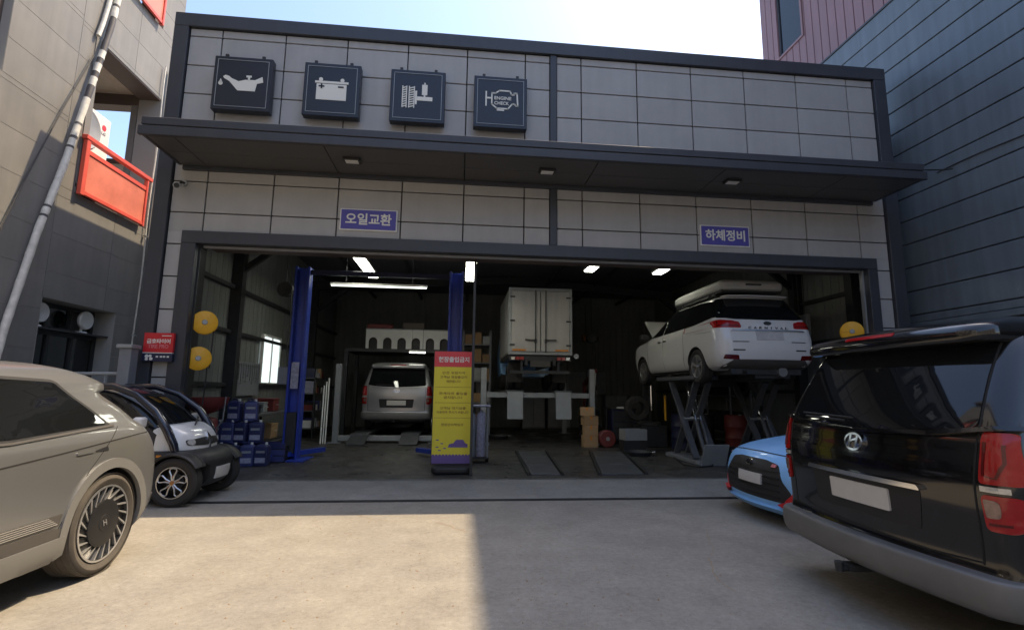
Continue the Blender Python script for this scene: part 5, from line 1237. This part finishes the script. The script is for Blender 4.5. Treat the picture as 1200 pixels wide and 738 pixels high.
# tool cart, wall cabinets, tyre changer, bench
tc = thing('tool_cart', 'dark drawer tool cart right of the cardboard boxes', 'cart', (4.55, 14.2, ZF))
MB().box(-.34, .34, -.23, .23, .12, .94).build('cabinet', M['navy'], tc, bevel=.01)
for k in range(5): MB().box(-.30, .30, -.245, -.231, .16 + .15 * k, .29 + .15 * k).build('drawer', M['darksteel'], tc, bevel=.004)
MB().box(-.36, .36, -.25, .25, .941, .97).build('work_top', M['black'], tc)
for x in (-.28, .28): MB().lathe([(0, -.02), (.055, -.02), (.055, .02), (0, .02)], 14, 'x', (x, -.15, .06)).build('castor', M['rubber'], tc)
MB().box(-.12, .05, -.1, .05, .971, 1.01).build('tool_tray', M['white'], tc)
for x, lab in ((4.62, 'grey wall cabinet left of the pair under the wall lamp'), (5.42, 'grey wall cabinet right of the pair under the wall lamp')):
    wc = thing('wall_cabinet', lab, 'cabinet', (x, 20.2, 1.35), 0, 'grey cabinets on the rear wall')
    MB().box(-.37, .37, -.18, .24, 0, .85).build('cabinet_body', M['galv'], wc, bevel=.01)
    MB().box(-.34, .34, -.20, -.181, .03, .82).build('door', M['greypaint'], wc, bevel=.005)
    MB().box(.25, .28, -.215, -.201, .35, .48).build('handle', M['steel'], wc)
tcg = thing('tyre_changer', 'dark tyre changing machine with a yellow air pipe left of the scissor lift', 'machine', (5.15, 13.6, ZF))
MB().box(-.35, .35, -.35, .35, 0, .55).build('cabinet', M['darksteel'], tcg, bevel=.02)
MB().lathe([(0, .56), (.30, .56), (.32, .60), (.28, .64), (0, .64)], 24).build('turntable', M['steel'], tcg, smooth=40)
MB().box(-.08, .08, .25, .40, .55, 1.75).build('mast', M['darksteel'], tcg, bevel=.01)
MB().box(-.05, .05, -.20, .40, 1.62, 1.74).build('swing_beam', M['darksteel'], tcg)
MB().tube([(0, -.15, 1.62), (0, -.15, .95)], .03, 10).build('mount_rod', M['chrome'], tcg)
MB().tube([(.30, -.36, .7), (.30, -.36, 1.35)], .03, 8).build('air_pipe', M['hose'], tcg)
MB().lathe([(.18, -.09), (.30, -.10), (.33, -.06), (.33, .06), (.30, .10), (.18, .09)], 26, 'y', (-.45, -.30, 1.0), True).build('tyre_clamp_roller', M['rubber'], tcg, smooth=40)
tys = [(3.95, 15.4, .0), (3.97, 15.42, .23), (3.93, 15.4, .46), (3.95, 15.41, .69)]
for k, (x, y, z) in enumerate(tys):
    o = MB().lathe([(.19, 0), (.27, -.0), (.32, .04), (.32, .18), (.27, .22), (.19, .22)], 28, 'z', (0, 0, 0), True).build('loose_tyre', M['rubber'], None, smooth=40); o.location = (x, y, ZF + z)
    tag(o, ['tyre at the bottom of the stack by the truck lift', 'tyre second from the bottom by the truck lift', 'tyre third from the bottom by the truck lift', 'tyre on top of the stack by the truck lift'][k], 'tyre', 'tyres stacked by the truck lift')
# shelf along the left wall with small stock
sh_ = thing('parts_shelf', 'dark steel shelf of small parts along the left inner wall', 'shelf', (-4.45, 17.0, ZF))
for y in (11.6, 12.7):
    for x in (-.30, .22): MB().box(x, x + .04, y - 13.0, y - 12.96, 0, 1.75).build('upright', M['darksteel'], sh_)
for z in (.25, .75, 1.25, 1.7): MB().box(-.30, .26, -1.4, -.27, z, z + .03).build('shelf_board', M['plate_steel'], sh_)
pal = ['white', 'cardboard', 'blueplastic', 'redsteel', 'galv', 'black', 'whitelabel']
names = ['plain small carton', 'flat parts carton', 'tall filter carton', 'worn parts carton']
n_ = 0
cols_ = {'white': 'white', 'cardboard': 'brown', 'blueplastic': 'blue', 'redsteel': 'red', 'galv': 'grey', 'black': 'black', 'whitelabel': 'lilac'}
lv = ['bottom', 'second', 'third', 'top']
pos = ['nearest the bay opening', 'second along', 'in the middle', 'fourth along', 'deepest in the bay']
for iz, z in enumerate((.28, .78, 1.28, 1.73)):
    for iy in range(5):
        c = pal[(iz * 3 + iy * 2) % 7]; h = .14 + .22 * random.random(); d = .10 + .07 * random.random()
        o = MB().box(-.2, .18, -d / 2, d / 2, 0, h).build('stock_carton', M[c], None, bevel=.006); o.location = (-4.45, 15.75 + .22 * iy, ZF + z)
        tag(o, f'{cols_[c]} carton on the {lv[iz]} shelf, {pos[iy]}', 'carton', 'cartons on the parts shelf')
# mezzanine with the six hole panel above the silver van
mz = thing('mezzanine_rack', 'steel rack above the silver van with a pale panel of six arched holes', 'rack', (-1.65, 16.9, ZF))
wbox('deck', M['darksteel'], mz, -3.6, -.2, 16.4, 18.2, 2.60, 2.70)
for x in (-3.55, -.25):
    for y in (16.45, 18.15): wbox('post', M['darksteel'], mz, x - .06, x + .06, y - .06, y + .06, ZF, 2.599)
pan = []
x0, x1, z0, z1 = -2.97, -.30, 2.702, 3.30
holes6 = []
pm = MB(); wd6 = (x1 - x0) / 6
for k in range(6):
    a, b = x0 + wd6 * k, x0 + wd6 * (k + 1); c = (a + b) / 2; r = wd6 * .30; zc = z0 + .22
    arc = [(c + r * math.cos(PI * t / 10), zc + r * math.sin(PI * t / 10)) for t in range(11)]
    out = [(b, z0), (b, z1), (a, z1), (a, z0), (c - r, z0)] + arc[::-1] + [(c + r, z0)]
    # split into two convex-ish halves so the arch stays open
    right = [(b, z0), (b, z1), (c, z1)] + [arc[5 - t] for t in range(6)] + [(c + r, z0)]
    left = [(c, z1), (a, z1), (a, z0), (c - r, z0)] + [arc[10 - t] for t in range(6)]
    for p in (right, left): pm.prism(p, lambda u, v, w_: (u, 16.42 - w_, v), .03)
pm.build('arched_panel', M['white'], mz, world=True, merge=True)
wbox('back_panel', M['black'], mz, x0, x1, 16.55, 16.58, 2.702, 3.28)
wbox('panel_top', M['galv'], mz, x0 - .02, x1 + .02, 16.36, 16.60, 3.302, 3.33)
for x, w_, h, m, lab in ((-2.55, .8, .14, 'redsteel', 'dull red case lying on the rack panel on the left'), (-1.5, .7, .22, 'brown', 'brown bundle lying on the rack panel in the middle')):
    o = MB().box(-w_ / 2, w_ / 2, -.11, .11, 0, h).build('stored_case', M[m], None, bevel=.02); o.location = (x, 16.48, 3.331); tag(o, lab, 'case')
sk_ = thing('storage_rack', 'tall grey rack of brown boxes behind the lift between van and truck', 'rack', (.55, 17.2, ZF))
for x in (-.45, .45):
    for y in (-.25, .25): MB().box(x - .03, x + .03, y - .03, y + .03, 0, 3.4).build('upright', M['greypaint'], sk_)
for z in (.3, 1.0, 1.7, 2.3, 2.9): MB().box(-.42, .42, -.28, .28, z, z + .04).build('shelf_board', M['greypaint'], sk_)
for iz, z in enumerate((.345, 1.045, 1.745, 2.345, 2.945)):
    for ix, x in enumerate((.27, .58, .86)):
        h = .25 + .2 * random.random()
        o = MB().box(-.12, .12, -.2, .2, 0, h).build('stock_carton', M['cardboard' if (iz + ix) % 3 else 'galv'], None, bevel=.008); o.location = (x, 17.2, ZF + z)
        tag(o, f'{"brown" if (iz + ix) % 3 else "grey"} carton on the tall rack, {["lowest", "second", "third", "fourth", "highest"][iz]} shelf, {["left", "middle", "right"][ix]}', 'carton', 'cartons on the tall rack')
# wall lamp on the rear wall, electric box on the right wall
wl = thing('wall_lamp', 'brown wall lamp box on the dark rear wall right of the truck', 'lamp', (5.1, 20.3, 3.6))
MB().box(-.15, .15, -.1, .14, -.12, .12).build('lamp_box', M['orange'], wl, bevel=.01); MB().box(.2, .5, -.06, .14, -.14, .06).build('side_box', M['darksteel'], wl)
MB().tube([(0, .1, .12), (0, .1, 1.4)], .015, 6).build('conduit', M['darksteel'], wl)
eb = thing('electric_box', 'grey electric box with cables on the right inner wall', 'box', (7.95, 11.0, 3.0))
MB().box(-.10, .0, -.22, .22, -.25, .25).build('enclosure', M['galv'], eb, bevel=.01); MB().box(-.115, -.101, -.18, .18, -.2, .2).build('door', M['greypaint'], eb)
for y in (-.1, .1): MB().tube([(-.05, y, .25), (-.04, y, 1.6)], .014, 6).build('conduit', M['darksteel'], eb)
MB().tube([(-.05, .1, -.25), (-.06, .3, -.5), (-.06, .9, -.42), (-.05, 1.4, -.6)], .014, 6).build('cable', M['wire'], eb, smooth=50)
lt = thing('long_tube_bundle', 'pale long strips leaning on the grey lift post left of the silver van', 'strips', (-3.55, 14.0, ZF))
for k in range(3): MB().bar((.06 * k, 0, 0), (.06 * k - .05, .25, 1.5 + .1 * k), .03, .02).build('strip', M['white'], lt)

# ---------------------------------------------------------------- more workshop clutter
wbn = thing('workbench', 'steel workbench with a vice along the left inner wall', 'workbench', (-4.45, 12.2, ZF))
MB().box(-.38, .34, -1.0, 1.0, .82, .88).build('bench_top', M['plate_steel'], wbn, bevel=.01)
for x in (-.34, .28):
    for y in (-.94, .90): MB().box(x, x + .05, y, y + .05, 0, .819).build('leg', M['darksteel'], wbn)
MB().box(-.34, .30, -.9, .9, .25, .28).build('lower_shelf', M['darksteel'], wbn)
MB().box(.05, .25, -.85, -.65, .881, .99).box(.0, .30, -.80, -.70, .99, 1.06).tube([(.15, -.95, .95), (.15, -.6, .95)], .02, 8).build('vice', M['darksteel'], wbn, bevel=.006)
bench_items = [('tool_chest', 'dull red metal tool chest on the workbench', 'tool chest', (-4.5, 12.7, .881), (.22, .30, .30), 'redsteel'),
               ('battery_charger', 'grey battery charger box on the workbench', 'charger', (-4.5, 12.15, .881), (.18, .20, .22), 'galv'),
               ('spray_carton', 'brown carton on the workbench beside the vice', 'carton', (-4.55, 11.75, .881), (.16, .16, .18), 'cardboard'),
               ('parts_carton', 'large brown carton under the workbench', 'carton', (-4.45, 12.5, .281), (.24, .34, .34), 'cardboard'),
               ('scrap_bin', 'black plastic bin under the workbench', 'bin', (-4.45, 11.7, .281), (.22, .24, .40), 'black')]
for nm, lab, cat, loc, (a, b, h), m in bench_items:
    t = thing(nm, lab, cat, (loc[0], loc[1], loc[2] + ZF))
    MB().box(-a, a, -b * .6, b * .6, 0, h * .82).build('case_body', M[m], t, bevel=.012)
    MB().box(-a - .006, a + .006, -b * .6 - .006, b * .6 + .006, h * .82 + .001, h).build('lid', M[m], t, bevel=.01)
    MB().tube([(a + .012, -.07, h * .5), (a + .04, -.05, h * .5), (a + .04, .05, h * .5), (a + .012, .07, h * .5)], .008, 6).build('handle', M['steel'], t)
# tool board with hanging tools above the bench
tb = thing('tool_board', 'dark board of hanging spanners above the workbench', 'tool board', (-4.79, 12.2, 1.25))
MB().box(-.02, .0, -.7, .7, 0, .75).build('board', M['greypaint'], tb)
for k in range(11):
    y = -.62 + k * .124; L_ = .22 + .22 * ((k * 7) % 5) / 5
    MB().box(.004, .018, y - .012, y + .012, .68 - L_, .68).lathe([(.012, -.008), (.03, -.008), (.03, .008), (.012, .008)], 10, 'x', (.012, y, .68), True).lathe([(.010, -.008), (.026, -.008), (.026, .008), (.010, .008)], 10, 'x', (.012, y, .68 - L_), True).build('spanner', M['steel'], tb)
# hanging air hoses with reels from the roof
for k, (x, y, z, lab) in enumerate(((-3.9, 11.6, 3.6, 'black air hose hanging near the left lift column'), (4.35, 16.6, 3.2, 'black air hose hanging deep behind the truck lift'))):
    h = thing('air_hose', lab, 'hose', (x, y, z), 0, 'air hoses hanging from the roof')
    MB().lathe([(0, -.06), (.16, -.07), (.18, -.04), (.18, .04), (.16, .07), (0, .06)], 20, 'y').build('reel_case', M['darksteel'], h, smooth=45)
    MB().tube([(0, 0, .17), (0, 0, 5.0 - z)], .012, 6).build('hanger', M['darksteel'], h)
    MB().tube([(.12, 0, -.1), (.14, .02, -.6), (.10, .04, -1.2), (.16, .0, -1.7)], .012, 6).build('hose', M['black'], h, smooth=60)
    MB().bar((.16, 0, -1.72), (.17, 0, -1.86), .03, .03).build('coupler', M['steel'], h)
# tyre rack on the right wall
tr_ = thing('tyre_rack', 'two tier steel rack of used tyres along the right inner wall', 'rack', (7.6, 14.6, ZF))
for y in (-1.3, 0, 1.3):
    for x in (-.3, .3): MB().box(x - .02, x + .02, y - .02, y + .02, 0, 2.3).build('upright', M['greypaint'], tr_)
for z in (.35, 1.35):
    for x in (-.18, .18): MB().tube([(x, -1.3, z), (x, 1.3, z)], .02, 8).build('rail', M['greypaint'], tr_)
tl = ['nearest the bay opening', 'second', 'third', 'fourth', 'fifth', 'sixth', 'seventh', 'eighth', 'deepest']
ty = MB().lathe([(.19, -.09), (.26, -.10), (.31, -.06), (.315, -.02), (.31, .02), (.315, .06), (.26, .10), (.19, .09)], 28, 'y', (0, 0, 0), True).mesh('loose_tyre', M['rubber'], smooth=40)
for iz, z in enumerate((.35, 1.35)):
    for k in range(9):
        o = link('loose_tyre', ty, None, (7.6, 13.42 + .28 * k, ZF + z + .277)); o.rotation_euler = (0, .3 * k, 0)
        tag(o, f'used tyre on the {["lower", "upper"][iz]} tier of the right wall rack, {tl[k]}', 'tyre', 'tyres on the right wall rack')
# things on the floor at the back
eh = thing('engine_hoist', 'dark red engine hoist parked behind the tyre changer', 'hoist', (4.1, 16.6, ZF))
MB().bar((0, 0, .08), (0, 0, 1.7), .10, .10).build('mast', M['redsteel'], eh)
MB().bar((0, .1, 1.65), (0, -1.4, 2.05), .09, .11).build('boom', M['redsteel'], eh)
for s in (-1, 1): MB().bar((s * .1, .2, .08), (s * .45, -1.2, .08), .08, .08).build('floor_leg', M['redsteel'], eh)
MB().tube([(0, -.1, .8), (0, -.7, 1.8)], .04, 10).build('ram', M['chrome'], eh)
MB().tube([(0, -1.38, 2.0), (0, -1.38, 1.6)], .012, 6).build('chain', M['steel'], eh)
for k, (x, y, a, lab) in enumerate(((1.2, 15.6, .2, 'oil drip pan on the floor under the front of the truck'), (4.1, 11.6, -.3, 'oil drip pan on the floor left of the scissor lift'))):
    p = thing('drip_pan', lab, 'pan', (x, y, ZF), a, 'drip pans on the workshop floor')
    MB().lathe([(0, .005), (.26, .005), (.31, .09), (.32, .09), (.27, 0), (0, 0)], 26).build('pan', M['darksteel'], p, smooth=45)
    MB().tube([(.30, -.06, .08), (.37, -.05, .09), (.37, .05, .09), (.30, .06, .08)], .01, 6).build('handle', M['steel'], p)
# cupboards and cartons along the rear wall
for k, x in enumerate((2.9, 3.9, 6.2, 7.2)):
    c = thing('steel_cupboard', ['tall grey steel cupboard at the rear wall behind the truck', 'tall grey steel cupboard at the rear wall right of the truck', 'tall grey steel cupboard at the rear wall behind the raised van', 'tall grey steel cupboard in the right rear corner'][k], 'cupboard', (x, 20.15, ZF), 0, 'steel cupboards at the rear wall')
    MB().box(-.45, .45, -.22, .28, 0, 1.30).build('cabinet_body', M['greypaint'], c, bevel=.01)
    for s in (-1, 1): MB().box(min(s * .01, s * .43), max(s * .01, s * .43), -.24, -.221, .06, 1.26).build('door', M['galv'], c, bevel=.006)
    for s in (-1, 1): MB().box(s * .05 - .01, s * .05 + .01, -.255, -.241, .6, .75).build('handle', M['steel'], c)
# grit lying on the yard
gr = MB(); rg = random.Random(3)
for k in range(520):
    x, y = rg.uniform(-2.4, 2.6), rg.uniform(2.6, 6.9); r = rg.uniform(.003, .009); a = rg.uniform(0, 6)
    vs = [(x + r * math.cos(a + t * 1.57) * rg.uniform(.7, 1.3), y + r * math.sin(a + t * 1.57) * rg.uniform(.7, 1.3), .0005) for t in range(4)] + [(x, y, r * .8)]
    gr.add(vs, [(0, 1, 4), (1, 2, 4), (2, 3, 4), (3, 0, 4), (3, 2, 1, 0)])
o = gr.build('grit', M['seal']); o['kind'] = 'stuff'

# drums and crates in the shade under and behind the right lift
for k, (x, y, m, lab) in enumerate(((5.75, 12.9, 'navy', 'dark blue oil drum behind the scissor lift on the left'), (6.4, 13.1, 'darksteel', 'black oil drum behind the scissor lift in the middle'), (7.1, 12.7, 'redsteel', 'dull red oil drum behind the scissor lift on the right'))):
    d = thing('oil_drum', lab, 'drum', (x, y, ZF), 0, 'oil drums behind the scissor lift')
    MB().lathe([(0, 0), (.27, 0), (.285, .02), (.28, .05), (.28, .28), (.292, .30), (.28, .32), (.28, .56), (.292, .58), (.28, .60), (.28, .84), (.288, .87), (.27, .875), (.262, .85), (0, .85)], 28).build('drum_body', M[m], d, smooth=40)
    MB().lathe([(0, .851), (.045, .851), (.045, .885), (0, .885)], 12, 'z', (.14, .05, 0)).build('bung', M['steel'], d)
ck = thing('hand_pump', 'grey hand pump standing in the black oil drum', 'pump', (6.4, 13.1, ZF + .852))
MB().tube([(-.1, 0, 0), (-.1, 0, .35)], .02, 8).tube([(-.1, 0, .33), (.1, 0, .36), (.16, 0, .25)], .018, 8).build('pump_tube', M['steel'], ck, smooth=50)
MB().tube([(-.1, 0, .3), (-.1, -.16, .32), (-.1, -.16, .45)], .012, 6).build('crank', M['black'], ck)
for k, (x, y, z, c, lab) in enumerate(((4.25, 12.4, 0, 'black', 'black parts crate on the floor left of the scissor lift'), (4.27, 12.42, .27, 'galv', 'grey parts crate on top of the black crate'), (5.8, 10.9, 0, 'black', 'black parts crate between the two scissor towers'))):
    p = thing('parts_crate', lab, 'crate', (x, y, ZF + z), .1 * k, 'parts crates near the scissor lift')
    MB().box(-.28, .28, -.19, .19, 0, .02).box(-.28, .28, -.19, -.17, .021, .26).box(-.28, .28, .17, .19, .021, .26).box(-.28, -.26, -.169, .169, .021, .26).box(.26, .28, -.169, .169, .021, .26).build('crate_shell', M[c], p)
    MB().cbox((-.08, 0, .12), (.26, .26, .18)).build('contents', M['darksteel'], p, bevel=.02)
# hydraulic hose loops on the scissor lift
hh = thing('hydraulic_hose', 'black hydraulic hose lying across the floor by the scissor lift', 'hose', (5.0, 9.75, ZF))
MB().tube([(.1, .3, .05), (-.05, .05, .02), (-.35, -.05, .015), (-.55, .25, .015), (-.40, .8, .015), (-.2, 1.6, .02)], .014, 8).build('hose', M['black'], hh, smooth=60)
MB().tube([(.1, .3, .05), (.12, .42, .30)], .018, 8).build('fitting', M['steel'], hh)
# two cracks in the concrete of the yard
def crack(pts, name):
    mb = MB(); rc = random.Random(len(pts)); L_ = []; R_ = []
    P_ = []
    for (a, b) in zip(pts[:-1], pts[1:]):
        for k in range(6): t = k / 6; P_.append((a[0] + (b[0] - a[0]) * t + rc.uniform(-.018, .018), a[1] + (b[1] - a[1]) * t + rc.uniform(-.018, .018)))
    for i, (x, y) in enumerate(P_):
        wd = .0035 * (.5 + rc.random()); L_.append((x - wd, y, .002)); R_.append((x + wd, y + wd * .6, .002))
    n = len(P_); mb.add(L_ + R_, [(i, i + 1, n + i + 1, n + i) for i in range(n - 1)])
    struct(name, mb, M['seal'])
crack([(2.75, 5.6), (2.5, 5.1), (2.35, 4.7), (2.2, 4.5), (2.02, 4.0), (2.05, 3.7)], 'ground_crack')
crack([(-1.9, 6.6), (-1.2, 6.35), (-.9, 6.0), (-.2, 5.85), (.1, 5.5), (.7, 5.35)], 'ground_crack')
